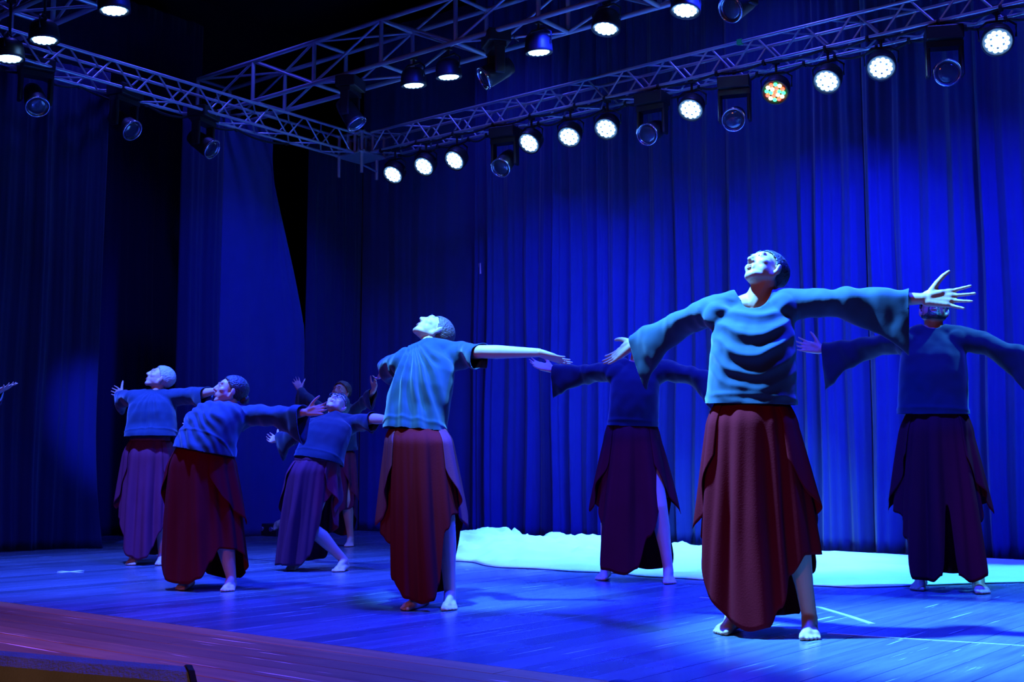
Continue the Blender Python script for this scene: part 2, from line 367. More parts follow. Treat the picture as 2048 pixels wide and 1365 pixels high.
# ------------------------------------------------------------------ trusses
def truss(name, label, A, B, wvec, hgt, bay, rc, rb, style='zig', posts=None):
    """A,B: near-bottom chord start/end; wvec: horizontal vector to the far chords"""
    A = V(A); B = V(B); wv = V(wvec); h = V((0, 0, hgt)); e = empty(name, A); tag(e, label, 'truss', 'aluminium lighting trusses')
    d = (B - A); L = d.length; d = d / L
    for base in (A, A + wv, A + h, A + h + wv): rod('chord', base, base + d * L, rc, M['alu'], e, 12)
    nb = max(1, int(round(L / bay))); bl = L / nb
    for side in (V(), wv):
        for i in range(nb):
            q = A + side + d * bl * i
            if style == 'zig':
                rod('brace', q + d * bl * .04, q + h + d * bl * .46, rb, M['alu'], e, 8); rod('brace', q + h + d * bl * .54, q + d * bl * .96, rb, M['alu'], e, 8)
            else:
                rod('post', q, q + h, rb * 1.6, M['alu'], e, 8)
                if i % 2: rod('brace', q + h, q + d * bl, rb, M['alu'], e, 8)
                else: rod('brace', q, q + h + d * bl, rb, M['alu'], e, 8)
    for up_ in (V(), h):
        for i in range(nb):
            q = A + up_ + d * bl * i
            if style == 'zig':
                rod('brace', q, q + wv + d * bl * .5, rb * .9, M['alu'], e, 8)
                if up_.length == 0: rod('brace', q + wv + d * bl * .5, q + d * bl, rb * .9, M['alu'], e, 8)
            else:
                rod('rung', q, q + wv, rb * 1.5, M['alu'], e, 8)
                rod('brace', q + (wv if i % 2 else V()), q + d * bl + (V() if i % 2 else wv), rb, M['alu'], e, 8)
    return e
ZB, ZT = 4.51, 4.75
rear = truss('rear_truss', 'slim aluminium truss hung in front of the blue backdrop curtain', (-10.05, 9.9, ZB), (1.0, 9.9, ZB), (0, .27, 0), ZT - ZB, .475, .0165, .0105)
left = truss('side_truss', 'slim aluminium truss running upstage over the side curtains', (-10.22, 4.3, ZB), (-10.22, 9.75, ZB), (-.27, 0, 0), ZT - ZB, .475, .0165, .0105)
mid = truss('middle_truss', 'wide box truss with square bays over mid stage', (-11.4, 8.4, 4.83), (0.6, 8.4, 4.83), (0, .46, 0), .46, 1.0, .024, .014, 'box')
front = truss('front_truss', 'box truss crossing the downstage end of the side truss', (-11.4, 5.3, 4.80), (-5.5, 5.3, 4.80), (0, .4, 0), .40, .7, .024, .014, 'box')
# corner block between rear and side truss
cb = empty('truss_corner_block', (-10.22, 9.9, ZB)); tag(cb, 'aluminium corner block joining the rear and side trusses', 'truss', 'aluminium lighting trusses')
for x in (-10.49, -10.34, -10.22, -10.10):
    for y in (9.80, 9.98, 10.17): rod('post', (x, y, ZB - (.0 if (x, y) not in ((-10.10, 9.80), (-10.22, 10.17), (-10.49, 9.80)) else .26)), (x, y, ZT + .02), .02, M['alu'], cb)
for z in (ZB, ZT):
    for y in (9.80, 9.98, 10.17): rod('rung', (-10.5, y, z), (-10.06, y, z), .02, M['alu'], cb)
    for x in (-10.49, -10.22, -10.10): rod('rung', (x, 9.74, z), (x, 10.19, z), .02, M['alu'], cb)
bp = MB(); bp.box((0, 0, 0), (.44, .42, .012)); o = link('plate', bp.mesh('plate'), cb, M['alu'], False); o.location = (-.08, .08, -.012)
rod('rung', (-10.10, 9.80, ZB - .16), (-10.22, 10.17, ZB - .16), .012, M['alu'], cb)
# green tape on the rear truss
b = MB(); b.box((0, 0, 0), (.05, .045, .045)); p = PY(1480, 80, 9.9); o = link('green_tape', b.mesh('green_tape'), None, M['green'], False); o.location = (p.x, 9.9, ZT); tag(o, 'scrap of green tape wrapped on the rear truss top chord', 'tape')
# cable loom tied under rear and side trusses
def loom(name, label, pts, r=.012, sag=.05, ties=None):
    e = empty(name, pts[0]); tag(e, label, 'cable'); b = MB(); path = []
    for i in range(len(pts) - 1):
        a, c = V(pts[i]), V(pts[i + 1])
        for k in range(8): t = k / 8; path.append(a.lerp(c, t) - V((0, 0, sag * 4 * t * (1 - t))))
    path.append(V(pts[-1])); b.tube(path, r, 7); put(link('cable', b.mesh('cable'), None, M['blackmatte']), e)
    for p in pts: rod('cable_tie', V(p) + V((-.012, 0, .0)), V(p) + V((.012, 0, .0)), .03, M['blackmatte'], e, 8)
    return e
rr = random.Random(5)
loom('power_cable', 'black power cable tied along the rear truss lower chord', [(-9.9 + i * .55 + rr.uniform(-.1, .1), 9.9, ZB - .012) for i in range(19)], sag=.03)
loom('signal_cable', 'black signal cable tied along the far lower chord of the rear truss', [(-9.9 + i * .37 + rr.uniform(-.08, .08), 10.17, ZB - .012) for i in range(27)], sag=.045)
loom('power_cable', 'black power cable looped along the side truss lower chord', [(-10.49, 5.2 + i * .62 + rr.uniform(-.1, .1), ZB - .012) for i in range(7)], sag=.05)

# ------------------------------------------------------------------ lamps
def disc_leds(r=.085):
    pts = [(0, 0)]
    for ring, n in ((.36, 6), (.74, 12)):
        for k in range(n): a = 2 * pi * k / n + (.26 if n == 12 else 0); pts.append((r * ring * cos(a), r * ring * sin(a)))
    return pts
def led_mesh(cols=None):
    pts = disc_leds(); b = MB(); fm = []
    for i, (x, y) in enumerate(pts):
        f0 = len(b.f); b.ell((x, y, -.052), (V((1, 0, 0)), V((0, 1, 0)), V((0, 0, 1))), (.0168, .0168, .009), 10, 6)
        fm += [i % 3 if cols else 0] * (len(b.f) - f0)
    me = b.mesh('led_cluster')
    if cols:
        for c in cols: me.materials.append(c)
    else: me.materials.append(M['led'])
    me.polygons.foreach_set('material_index', fm); return me
def lathe(prof, n=24):
    b = MB(); b.rings([[V((r * cos(2 * pi * k / n), r * sin(2 * pi * k / n), z)) for k in range(n)] for r, z in prof]); return b.mesh('lathe')
par_can = lathe([(.04, .085), (.07, .08), (.095, .05), (.103, .0), (.105, -.04), (.105, -.058), (.094, -.058), (.092, -.046)]); par_can.materials.append(M['black'])
LEDB = led_mesh(); LEDC = led_mesh([M['led_r'], M['led_g'], M['led_w']])
def par(pix, Y, ztop, aim, label, group, light=None, rgb=False, X=None):
    c = PY(*pix, Y) if X is None else PXP(*pix, X)
    e = empty('par_lamp', c); K = 1.22; tag(e, label, 'lamp', group)
    q = V(aim).normalized().to_track_quat('-Z', 'Y').to_matrix().to_4x4()
    for nm, me in (('can', par_can), ('led_cluster', LEDC if rgb else LEDB)):
        o = bpy.data.objects.new(nm, me); COL.objects.link(o); me.polygons.foreach_set('use_smooth', [True] * len(me.polygons)); o.parent = e; o.matrix_basis = q @ Matrix.Scale(K, 4)
        if nm == 'led_cluster': o['kind'] = 'stuff'
    # yoke: U bracket across the can, clamp up to the chord
    sx = (q @ V((1, 0, 0, 0))).xyz; sx.z = 0; sx = sx.normalized()
    top = c + V((0, 0, .15)); b = MB()
    b.tube([c + sx * .14, c + sx * .145 + V((0, 0, .10)), c + sx * .08 + V((0, 0, .15)), c - sx * .08 + V((0, 0, .15)), c - sx * .145 + V((0, 0, .10)), c - sx * .14], .010, 6)
    put(link('yoke', b.mesh('yoke'), None, M['black']), e)
    rod('hanger', top, V((c.x, c.y, max(ztop, top.z + .03))), .012, M['black'], e)
    b = MB(); b.box((0, 0, 0), (.05, .06, .07)); o = link('clamp', b.mesh('clamp'), e, M['black'], False); o.location = (0, 0, max(ztop, top.z + .03) - c.z)
    if light:
        d = bpy.data.lights.new('beam', 'SPOT'); d.energy = light[0]; d.color = light[1]; d.spot_size = radians(light[2]); d.spot_blend = .7; d.shadow_soft_size = .09
        lo = bpy.data.objects.new('beam', d); COL.objects.link(lo); lo.parent = e
        a = V(aim).normalized(); lo.matrix_basis = Matrix.Translation(a * .09) @ q
    return e
# moving heads
mh_head = lathe([(.03, .17), (.075, .165), (.09, .10), (.098, .0), (.105, -.10), (.108, -.135), (.095, -.135), (.09, -.125)])
mh_head.materials.append(M['black'])
mh_ring = lathe([(.108, -.128), (.112, -.132), (.112, -.146), (.104, -.15), (.098, -.146), (.098, -.13)]); mh_ring.materials.append(M['chrome'])
mh_lens = lathe([(.09, -.120), (.092, -.128), (.07, -.138), (.035, -.144), (.01, -.145)]); mh_lens.materials.append(M['lens'])
def moving_head(pix, Y, ztop, aim, label, group, X=None, led=False):
    c = PY(*pix, Y) if X is None else PXP(*pix, X)
    e = empty('moving_head_lamp', c); tag(e, label, 'lamp', group)
    q = V(aim).normalized().to_track_quat('-Z', 'Y').to_matrix().to_4x4()
    for nm, me in (('head', mh_head), ('lens_ring', mh_ring), ('lens', mh_lens)):
        me.polygons.foreach_set('use_smooth', [True] * len(me.polygons))
        o = bpy.data.objects.new(nm, me); COL.objects.link(o); o.parent = e; o.matrix_basis = q
    sx = (q @ V((1, 0, 0, 0))).xyz; sx.z = 0; sx = sx.normalized(); R = Matrix.Rotation(math.atan2(sx.y, sx.x), 3, 'Z')
    for s in (-1, 1):
        b = MB(); b.box((0, 0, 0), (.035, .10, .27), R); o = link('yoke_arm', b.mesh('yoke_arm'), e, M['black'], False); o.location = sx * (.135 * s) + V((0, 0, .09))
        md = o.modifiers.new('b', 'BEVEL'); md.width = .014; md.segments = 2
    b = MB(); b.box((0, 0, 0), (.30, .12, .05), R); o = link('yoke_bridge', b.mesh('yoke_bridge'), e, M['black'], False); o.location = (0, 0, .23)
    b = MB(); b.box((0, 0, 0), (.30, .22, .12), R); o = link('base', b.mesh('base'), e, M['black'], False); o.location = (0, 0, .32); md = o.modifiers.new('b', 'BEVEL'); md.width = .012; md.segments = 2
    b = MB(); b.box((0, 0, 0), (.16, .02, .05), R); o = link('badge', b.mesh('badge'), e, M['chrome'], False); o.location = R @ V((0, -.115, 0)) + V((.1, 0, .32)); o.scale = (.15, 1, .5)
    rod('clamp', c + V((0, 0, .37)), V((c.x, c.y, max(ztop, c.z + .42))), .018, M['black'], e)
    if led:
        b = MB(); b.ell((0, 0, 0), (V((1, 0, 0)), V((0, 1, 0)), V((0, 0, 1))), (.012, .012, .012), 10, 6); o = link('indicator', b.mesh('indicator'), e, M['led_r']); o.location = R @ V((-.06, -.12, .30)) if not isinstance(led, V) else led
    return e

ORD = ['first', 'second', 'third', 'fourth', 'fifth', 'sixth', 'seventh', 'eighth', 'ninth', 'tenth']
gR = 'blue lamps along the rear truss'; gM = 'blue lamps along the middle truss'; gF = 'blue lamps at the downstage end'
aR = (.12, -.72, -.68)
lab_r = 'glowing blue LED par lamp hung under the rear truss'
for i, px in enumerate([(790, 344), (852, 328), (914, 316), (1063, 281), (1141, 268), (1215, 252), (1384, 213), (1657, 156), (1763, 129), (1995, 78)]):
    a = V(aR) + V((rr.uniform(-.1, .1), 0, rr.uniform(-.08, .08)))
    par(px, 9.95, ZB, a, '%s blue LED par lamp along the rear truss counted from the corner block' % ORD[i], gR, (70 if px[0] < 1000 else 130, (0.03, 0.12, 1.0), 75))
par((1553, 178), 9.95, ZB, aR, 'red and green LED par lamp hung under the rear truss', None, None, True)
aM = (0.0, .10, -1.0)
for i, px in enumerate([(827, 158), (897, 141), (1077, 91), (1213, 45), (1372, 8)]):
    par(px, 8.45, 4.83, (aM[0], aM[1] - (.32 if i > 2 else 0), -1), '%s blue LED par lamp along the middle box truss counted from the side truss' % ORD[i], gM, (110, (0.03, 0.11, 1.0), 95))
for i, (px, Y) in enumerate([((18, 103), 5.15), ((88, 66), 5.3), ((228, 6), 5.3)]):
    par(px, Y, 4.80, (.05, .05, -1), '%s blue LED par lamp along the downstage truss counted from the side truss' % ORD[i], gF, (60, (0.03, 0.11, 1.0), 90))
gmh = 'dark moving head lamps'
moving_head((1010, 325), 9.95, ZB, (.2, -.9, -.75), 'black moving head lamp in the gap between three and three rear truss par lamps', gmh)
moving_head((1305, 263), 9.95, ZB, (.1, -.9, -.45), 'black moving head lamp beside the wide gap in the rear truss par lamps', gmh)
moving_head((1470, 235), 9.95, ZB, (.35, -.9, -.45), 'black moving head lamp beside the red and green par lamp', gmh)
moving_head((1890, 145), 9.95, ZB, (.45, -.9, -.35), 'black moving head lamp under the rear truss above the bearded man', gmh)
moving_head((700, 228), 8.5, 4.83, (.5, .2, -.8), 'black moving head lamp under the middle truss above the truss corner block', gmh)
moving_head((992, 145), 8.5, 4.83, (-.5, -.7, -.5), 'black moving head lamp under the middle truss between two pairs of par lamps', gmh)
moving_head((1480, 8), 8.5, 4.83, (-.2, -.9, -.6), 'black moving head lamp under the middle truss above the green tape', gmh)
moving_head((70, 198), 0, ZB, (.75, -.2, -.8), 'black moving head lamp under the side truss near its downstage end', gmh, X=-10.34)
moving_head((248, 248), 0, ZB, (.85, .2, -.65), 'black moving head lamp with a red indicator under the side truss', gmh, X=-10.34, led=True)
moving_head((406, 287), 0, ZB, (.85, .3, -.6), 'black moving head lamp under the upstage half of the side truss', gmh, X=-10.34)

# ------------------------------------------------------------------ white cloth on the floor
def cloth():
    x0, x1, y0, y1 = -7.75, -2.0, 7.2, 10.72; nx, ny = 170, 120; grid = []
    def hgt(x, y):
        t = (x - x0) / (x1 - x0)
        # near edge curve and far edge curve of the sheet
        near = 7.35 + .9 * (1 - min(1, t * 3.2)) ** 1.5 + (.55 * max(0, (t - .72) / .28) + (1.2 * max(0, (t - .80) / .2))) + .16 * noise.noise(V((x * 2.1, 3, 1)))
        far = 10.5 - 1.1 * max(0, (.35 - t) / .35) - .8 * max(0, (.06 - t) / .06) + .1 * noise.noise(V((x * 1.7, 9, 1)))
        left_ = x - (x0 + .12 * noise.noise(V((y * 2.3, 1, 4))))
        e = min(y - near, far - y, left_ * 1.2)
        return e, near, far
    b = MB()
    for j in range(ny + 1):
        row = []
        for i in range(nx + 1):
            u, v_ = i / nx, j / ny; x = x0 + (x1 - x0) * u
            _, near, far = hgt(x, 8); near2 = near; y = near2 + (far - near2) * v_
            t = u
            rim = min(1, min(v_, 1 - v_) * 9, u * 14)
            rim = max(0, rim)
            lump = max(0, 1 - t * 1.9)
            ridg = abs(noise.noise(V((x * 2.2, y * 2.4, 2)))) + .55 * abs(noise.noise(V((x * 4.7, y * 4.9, 5))))
            soft = .5 + .5 * noise.noise(V((x * 1.1, y * .9, 8)))
            h = .008 + (.05 + .25 * lump ** 1.3) * rim ** .6 * (.10 + .90 * (.70 * (1 - min(1, ridg * 1.9)) + .30 * soft)) * (.6 + .4 * sin(pi * v_))
            if t > .5: h = .008 + (h - .008) * (1 - .75 * min(1, (t - .5) * 3))
            if rim == 0: h = .004
            row.append(V((x, y, h)))
        b.rings([row] if False else [row, row], False, False) if False else row
        b.v.extend([tuple(p) for p in row])
    for j in range(ny):
        for i in range(nx): a = j * (nx + 1) + i; b.f.append((a, a + 1, a + nx + 2, a + nx + 1))
    o = link('white_cloth', b.mesh('white_cloth'), None, M['white_cloth'])
    md = o.modifiers.new('s', 'SOLIDIFY'); md.thickness = .004; md.offset = 1
    tag(o, 'large crumpled white cloth lying on the stage before the backdrop', 'cloth')
cloth()
# floor tape marks
def strip(name, label, pts, wd, cat='tape', m=None):
    b = MB(); L_ = []; R_ = []
    for i, p in enumerate(pts):
        p = V(p); t = (V(pts[min(i + 1, len(pts) - 1)]) - V(pts[max(0, i - 1)])).normalized(); s = V((-t.y, t.x, 0)) * wd / 2
        L_.append(p + s); R_.append(p - s)
    zz = V((0, 0, .0025)); z0 = V((0, 0, .0004))
    b.rings([[l + z0, r + z0, r + zz, l + zz] for l, r in zip(L_, R_)])
    o = link(name, b.mesh(name), None, m or M['tape_worn'], False); return tag(o, label, cat)
strip('floor_tape', 'long thin pale tape line running across the stage floor', [G(1655, 1268), G(1850, 1281), G(2047, 1293), G(2300, 1310)], .018)
strip('floor_tape', 'short curved pale tape line behind the foreground man', [G(1400, 1196), G(1530, 1206), G(1640, 1216), G(1700, 1234), G(1745, 1249)], .03)
strip('floor_tape', 'thin pale tape line beside the bearded man', [G(1966, 1159), G(2010, 1161), G(2120, 1164)], .03)
q = G(141, 1145)
cr = empty('cross_mark', (q.x, q.y, 0)); tag(cr, 'small white tape cross stuck on the dark floor', 'tape')
for a in (0, 1):
    b = MB(); b.box((0, 0, .002), (.22, .045, .002) if a == 0 else (.045, .22, .002)); o = link('tape_strip', b.mesh('tape_strip'), cr, M['tape'], False); o.location = (0, 0, .001 * a); o.rotation_euler = (0, 0, radians(12))

# foreground floor monitor wedge and small microphone
def wedge():
    p0 = PY(0, 1297, 1.50); p1 = PY(372, 1328, 1.63); zt = (p0.z + p1.z) / 2
    d = V((p1.x - p0.x, p1.y - p0.y, 0)).normalized(); f = V((d.y, -d.x, 0)) ; f = f if f.y < 0 else -f
    L0 = V((p1.x, p1.y, 0)) - d * 1.0
    e = empty('floor_monitor', (L0.x, L0.y, 0)); tag(e, 'dark carpet-covered floor monitor wedge on the stage apron', 'speaker')
    prof = [(.03, 0), (.0, zt - .03), (.010, zt - .008), (.030, zt), (.055, zt - .006), (.078, zt - .024), (.092, zt - .052), (.098, zt - .085), (.33, .12), (.33, 0)]
    b = MB(); b.rings([[L0 + d * (sg + (y * 1.15 if sg > .5 else 0)) + f * y + V((0, 0, z)) for y, z in prof] for sg in (.012, .988)])
    put(link('cabinet', b.mesh('cabinet'), None, M['wedge'], False), e)
    for s in (-.004, .989):
        b = MB(); b.rings([[L0 + d * (s + k + (y * 1.15 if s > .5 else 0)) + f * (y * 1.02 - .002) + V((0, 0, z * 1.012)) for y, z in prof] for k in (0, .016)])
        put(link('side_cheek', b.mesh('side_cheek'), None, M['black'], False), e)
    b = MB(); n = (f * .155 + V((0, 0, .28))).normalized()
    g0 = L0 + f * .12 + V((0, 0, zt - .105)); g1 = L0 + f * .325 + V((0, 0, .124))
    b.rings([[g0 + d * s + n * .004, g1 + d * s + n * .004, g1 + d * s + n * .012, g0 + d * s + n * .012] for s in (.05, .95)])
    put(link('grille', b.mesh('grille'), None, M['blackmatte'], False), e)
wedge()
p = G(1240, 1371, .02)
e = empty('boundary_microphone', (p.x, p.y, 0)); tag(e, 'small black boundary microphone at the front of the stage', 'microphone')
b = MB(); b.box((0, 0, .008), (.12, .09, .016)); o = link('base', b.mesh('base'), e, M['black'], False); md = o.modifiers.new('b', 'BEVEL'); md.width = .006
b = MB(); b.ell((0, 0, .018), (V((1, 0, 0)), V((0, 1, 0)), V((0, 0, 1))), (.05, .035, .02)); link('grille', b.mesh('grille'), e, M['blackmatte'])
# small gear at the foot of the side curtain
p = G(551, 1072)
e = empty('power_box', (p.x, p.y, 0)); tag(e, 'small black power box with sockets on the floor by the side curtain', 'box'); 
b = MB(); b.box((0, 0, .07), (.34, .26, .14)); o = link('case', b.mesh('case'), e, M['black'], False); md = o.modifiers.new('b', 'BEVEL'); md.width = .012; md.segments = 2
for k in (-1, 1):
    ff = (CAM - p); ff.z = 0; ff.normalize()
    rod('socket', V((p.x + .08 * k, p.y - .12, .08)), V((p.x + .08 * k, p.y - .145, .08)), .028, M['chrome'], e)

# ------------------------------------------------------------------ dancers
def orth(n, d): return (n - d * n.dot(d)).normalized()
def add_hand(b, wr, d, n, right, s=1.0, curl=.25, spread=.12, thumb_out=.9):
    d = d.normalized(); n = orth(n, d); th = d.cross(n) if right else n.cross(d)
    P = lambda a, c, h=0: wr + (d * a + th * c + n * h) * s
    heads = [(.095, .031), (.099, .0105), (.094, -.010), (.084, -.029)]
    for a, c in heads: b.cap(P(.005, c * .55), .0185 * s, P(a, c), .0125 * s, 12, 4)
    b.cap(P(.02, .012, .004), .02 * s, P(.06, .022, .006), .015 * s, 12, 4)
    lens = [.078, .088, .081, .063]; spr = [1.3, .35, -.45, -1.5]
    for (a, c), L, sp in zip(heads, lens, spr):
        p = P(a, c); ang = curl * .6
        for k, fr in enumerate((.46, .30, .26)):
            dd = (d * cos(ang) + n * sin(ang) + th * (sp * spread * cos(ang))).normalized()
            q_ = p + dd * L * fr * s; r0 = (.0092 - .0009 * k) * s; b.cap(p, r0, q_, r0 - .0008 * s, 10, 4); p = q_; ang += curl
    p = P(.018, .024, .004); q_ = p + (d * .62 + th * .72 * thumb_out + n * .25).normalized() * .05 * s
    b.cap(p, .0165 * s, q_, .0125 * s, 10, 4); r_ = q_ + (d * .72 + th * .66 * thumb_out + n * .1).normalized() * .036 * s
    b.cap(q_, .0122 * s, r_, .0105 * s, 10, 4); t_ = r_ + (d * .8 + th * .55 * thumb_out).normalized() * .028 * s; b.cap(r_, .0105 * s, t_, .008 * s, 10, 4)
def add_foot(b, a, fd, u, s=1.0, inner=None):
    """a = ankle centre 0.08 s above the sole"""
    fd = fd.normalized(); u = orth(u, fd); sd = fd.cross(u)
    if inner is not None and sd.dot(inner) < 0: sd = -sd
    P = lambda x, y, z: a + (fd * x + sd * y + u * (z - .08)) * s
    b.cap(P(-.045, 0, .034), .033 * s, P(.0, 0, .06), .036 * s); b.cap(P(-.04, 0, .034), .032 * s, P(.12, .018, .024), .023 * s)
    b.cap(P(-.04, -.004, .032), .03 * s, P(.11, -.024, .020), .019 * s); b.cap(P(-.005, 0, .075), .036 * s, P(.07, .008, .046), .026 * s)
    b.cap(P(.07, .008, .044), .026 * s, P(.125, .008, .024), .02 * s); b.cap(P(.12, .018, .022), .021 * s, P(.11, -.026, .019), .018 * s)
    for y, L, r in ((.029, .058, .0135), (.009, .057, .0095), (-.007, .049, .009), (-.022, .040, .0085), (-.036, .030, .0085)):
        x0 = .128 - max(0, .01 - y) * .5; b.cap(P(x0 - .01, y, .018), (r + .002) * s, P(x0 + L * .9, y * 1.12, r), r * s, 10, 4)
    return P
def head_frame(face, crown):
    f = face.normalized(); u = orth(crown, f); l = u.cross(f)   # l = the person's left when u up, f forward
    return l, f, u
def add_head(b, c, face, crown, s=1.0, fem=False, jowl=0.0):
    l, f, u = head_frame(face, crown); P = lambda x, y, z: c + (l * x + f * y + u * z) * s
    E_ = lambda p, r, ax=(l, f, u): b.ell(P(*p), ax, [q * s for q in r])
    E_((0, -.014, .030), (.074, .094, .084)); E_((0, .030, .0), (.066, .066, .088)); E_((0, .042, -.045), (.052 + jowl, .048, .055))
    b.cap(P(.052, -.002, -.045), .022 * s, P(.016, .066, -.088), (.021 if not fem else .018) * s); b.cap(P(-.052, -.002, -.045), .022 * s, P(-.016, .066, -.088), (.021 if not fem else .018) * s)
    b.cap(P(-.012, .070, -.090), .020 * s, P(.012, .070, -.090), .020 * s)
    b.cap(P(0, .090, .022), .0085 * s, P(0, .112, -.018), .0115 * s); b.cap(P(-.011, .100, -.024), .0085 * s, P(.011, .100, -.024), .0085 * s)
    b.cap(P(-.038, .078, .034), .013 * s, P(-.010, .088, .032), .012 * s); b.cap(P(.038, .078, .034), .013 * s, P(.010, .088, .032), .012 * s)
    for x in (-1, 1):
        E_((.043 * x, .060, -.016), (.024, .026, .022)); E_((.030 * x, .079, .012), (.0155, .012, .010))
        le = (l * x + f * -.35).normalized(); b.ell(P(.079 * x, -.008, -.008), (le, u.cross(le).normalized(), u), [.009 * s, .019 * s, .033 * s]); b.ell(P(.074 * x, .0, -.03), (le, u.cross(le).normalized(), u), [.009 * s, .010 * s, .012 * s])
    for x in (-1, 1): E_((.046 * x, .030, -.036), (.020, .042, .040))
    b.cap(P(-.018, .088, -.050), .0075 * s, P(.018, .088, -.050), .0075 * s); b.cap(P(-.014, .087, -.062), .0085 * s, P(.014, .087, -.062), .0085 * s)
    E_((0, .075, -.04), (.03, .02, .03))
    return P
def smooth_noise_disp(me, fn):
    n = len(me.vertices); co = np.empty(n * 3); me.vertices.foreach_get('co', co); no = np.empty(n * 3); me.vertex_normals.foreach_get('vector', no)
    co = co.reshape(-1, 3); no = no.reshape(-1, 3); d = fn(co, no); co = co + no * d[:, None]
    me.vertices.foreach_set('co', co.ravel()); me.update()

def bez(a, c, b, t): return a * (1 - t) ** 2 + c * (2 * t * (1 - t)) + b * t * t

def person(D):
    s = D.get('s', 1.0); Y0 = D['Y0']; fat = D.get('fat', 1.0); vox = D.get('vox', .0055); fem = D.get('fem', False)
    fwd = V(D.get('fwd', (0, -1, 0))).normalized()
    pel = PY(*D['pelvis'][:2], Y0 + D['pelvis'][2]); neck = PY(*D['neck'][:2], Y0 + D['neck'][2])
    hc = solve(neck, D['head'], .155 * s, D.get('head_side', 'far'))
    shL = solve(neck + V((0, 0, -.03)), D['shL'], .165 * s * D.get('shw', 1), D.get('shL_side', 'near')); shR = solve(neck + V((0, 0, -.03)), D['shR'], .165 * s * D.get('shw', 1), D.get('shR_side', 'far'))
    lat = (shL - shR).normalized(); lath = V((lat.x, lat.y, 0)).normalized()
    ua, fa = .285 * s, .255 * s
    sides = {}
    for k, sh in (('L', shL), ('R', shR)):
        dflt = 'near' if k == 'L' else 'far'
        el = solve(sh, D['el' + k], ua, D.get('el%s_side' % k, dflt)); wr = solve(el, D['wr' + k], fa, D.get('wr%s_side' % k, dflt))
        tip = solve(wr, D['tip' + k], .18 * s, D.get('tip%s_side' % k, dflt)); sides[k] = (sh, el, wr, tip)
    b = MB()
    front = orth(fwd, lath); spine = (neck - pel).normalized(); tf = orth(front, spine)
    # torso core (covered by clothes)
    up_ = V((0, 0, 1)); ctr = bez(pel, (pel + neck) / 2 + tf * D.get('belly', .03), neck, .5)
    b.ell(pel + V((0, 0, -.02)), (lath, front, up_), (.13 * s * fat, .082 * s * fat, .12 * s)); b.ell(ctr, (lath, tf, spine), (.11 * s * fat, .07 * s * fat, .17 * s))
    ch = neck - spine * .17 * s; b.ell(ch, (lat, tf, spine), (.145 * s, .092 * s, .15 * s)); b.cap(shL.lerp(neck, .2), .05 * s, shR.lerp(neck, .2), .05 * s)
    for k in 'LR': b.cap(sides[k][0].lerp(neck, .4) - V((0, 0, .005)), .036 * s, neck + spine * .005, .048 * s)
    # arms and hands
    for k in 'LR':
        sh, el, wr, tip = sides[k]
        mid_ = el.lerp(wr, .28)
        b.chain([sh, el], [.052 * s * fat, .040 * s * fat]); b.chain([el, mid_, wr], [.039 * s * fat, .041 * s * fat, .0255 * s])
        to = (CAM - wr).normalized(); nv = D.get('palm' + k); nv = V(nv) if nv else (to + V((0, 0, .35)))
        add_hand(b, wr + (tip - wr).normalized() * .012, tip - wr, nv, k == 'R', D.get('hs', 1.0) * s, D.get('curl' + k, .22), D.get('spread' + k, .13), D.get('thumb' + k, .9))
    # legs
    feet = {}
    for k, sg in (('L', 1), ('R', -1)):
        an = D['an' + k]; an_z = an[2] if len(an) > 2 else .08 * s
        a = G(an[0], an[1], 0) + V((0, 0, .08 * s * D.get('fs', 1.02))) if len(an) <= 3 else PY(an[0], an[1], Y0 + an[3])
        hip = pel + lath * (.085 * s * fat * sg) + V((0, 0, -.06 * s))
        th_, shn = .43 * s, .40 * s; dist = (a - hip).length
        if dist > (th_ + shn) * .995 or not D.get('bent' + k): kf = dist / (th_ + shn) * 1.012; th_ *= kf; shn *= kf
        ax = (a - hip) / dist; x = (th_ ** 2 - shn ** 2 + dist ** 2) / (2 * dist); hh = sqrt(max(0, th_ ** 2 - x * x))
        pole = orth(V(D.get('knee' + k, tuple(front + lath * .35 * sg))), ax); kn = hip + ax * x + pole * hh
        b.chain([hip, hip.lerp(kn, .5), kn], [.082 * s * fat, .072 * s * fat, .052 * s * fat])
        back = -pole; calf = kn.lerp(a, .32) + back * .016 * s
        b.chain([kn, calf, kn.lerp(a, .68) + back * .006, a], [.051 * s * fat, .056 * s * fat, .040 * s * fat, .034 * s])
        t = D['toe' + k]
        tp = G(t[0], t[1], .02) if len(t) == 2 else PY(t[0], t[1], Y0 + t[2])
        fd = tp - a
        if len(t) == 2: fd.z = 0; uu = V((0, 0, 1))
        else: uu = (kn - a).normalized()
        add_foot(b, a, fd, uu, s * D.get('fs', 1.02), inner=-lath * sg); feet[k] = (a, kn, fd.normalized(), hip)
    # neck and head
    fd_ = V(D['face']).normalized(); cr_ = V(D['crown'])
    HP = add_head(b, hc, fd_, cr_, s * D.get('hd', 1.0), fem, D.get('jowl', 0))
    b.cap(neck - spine * .02, (.060 if not fem else .054) * s, HP(0, -.022, -.055), (.054 if not fem else .049) * s)
    base_xy = (feet['L'][0] + feet['R'][0]) / 2
    me = remesh(b.mesh('person'), vox, 5, .5)
    org = V((pel.x, pel.y, 0)); me.transform(Matrix.Translation(-org))
    body = link('person', me, None, M[D.get('skin', 'skin')]); body.location = org
    tag(body, D['label'], 'person')
    def child(nm, mesh, m, par_=None, smooth=True):
        o = link(nm, mesh, None, m, smooth); o.parent = par_ or body; o.matrix_parent_inverse = Matrix.Translation(-org) if (par_ is None or par_ is body) else Matrix.Identity(4); return o
    # ---- face pieces
    l, f, u = head_frame(fd_, cr_); hs_ = s * D.get('hd', 1.0)
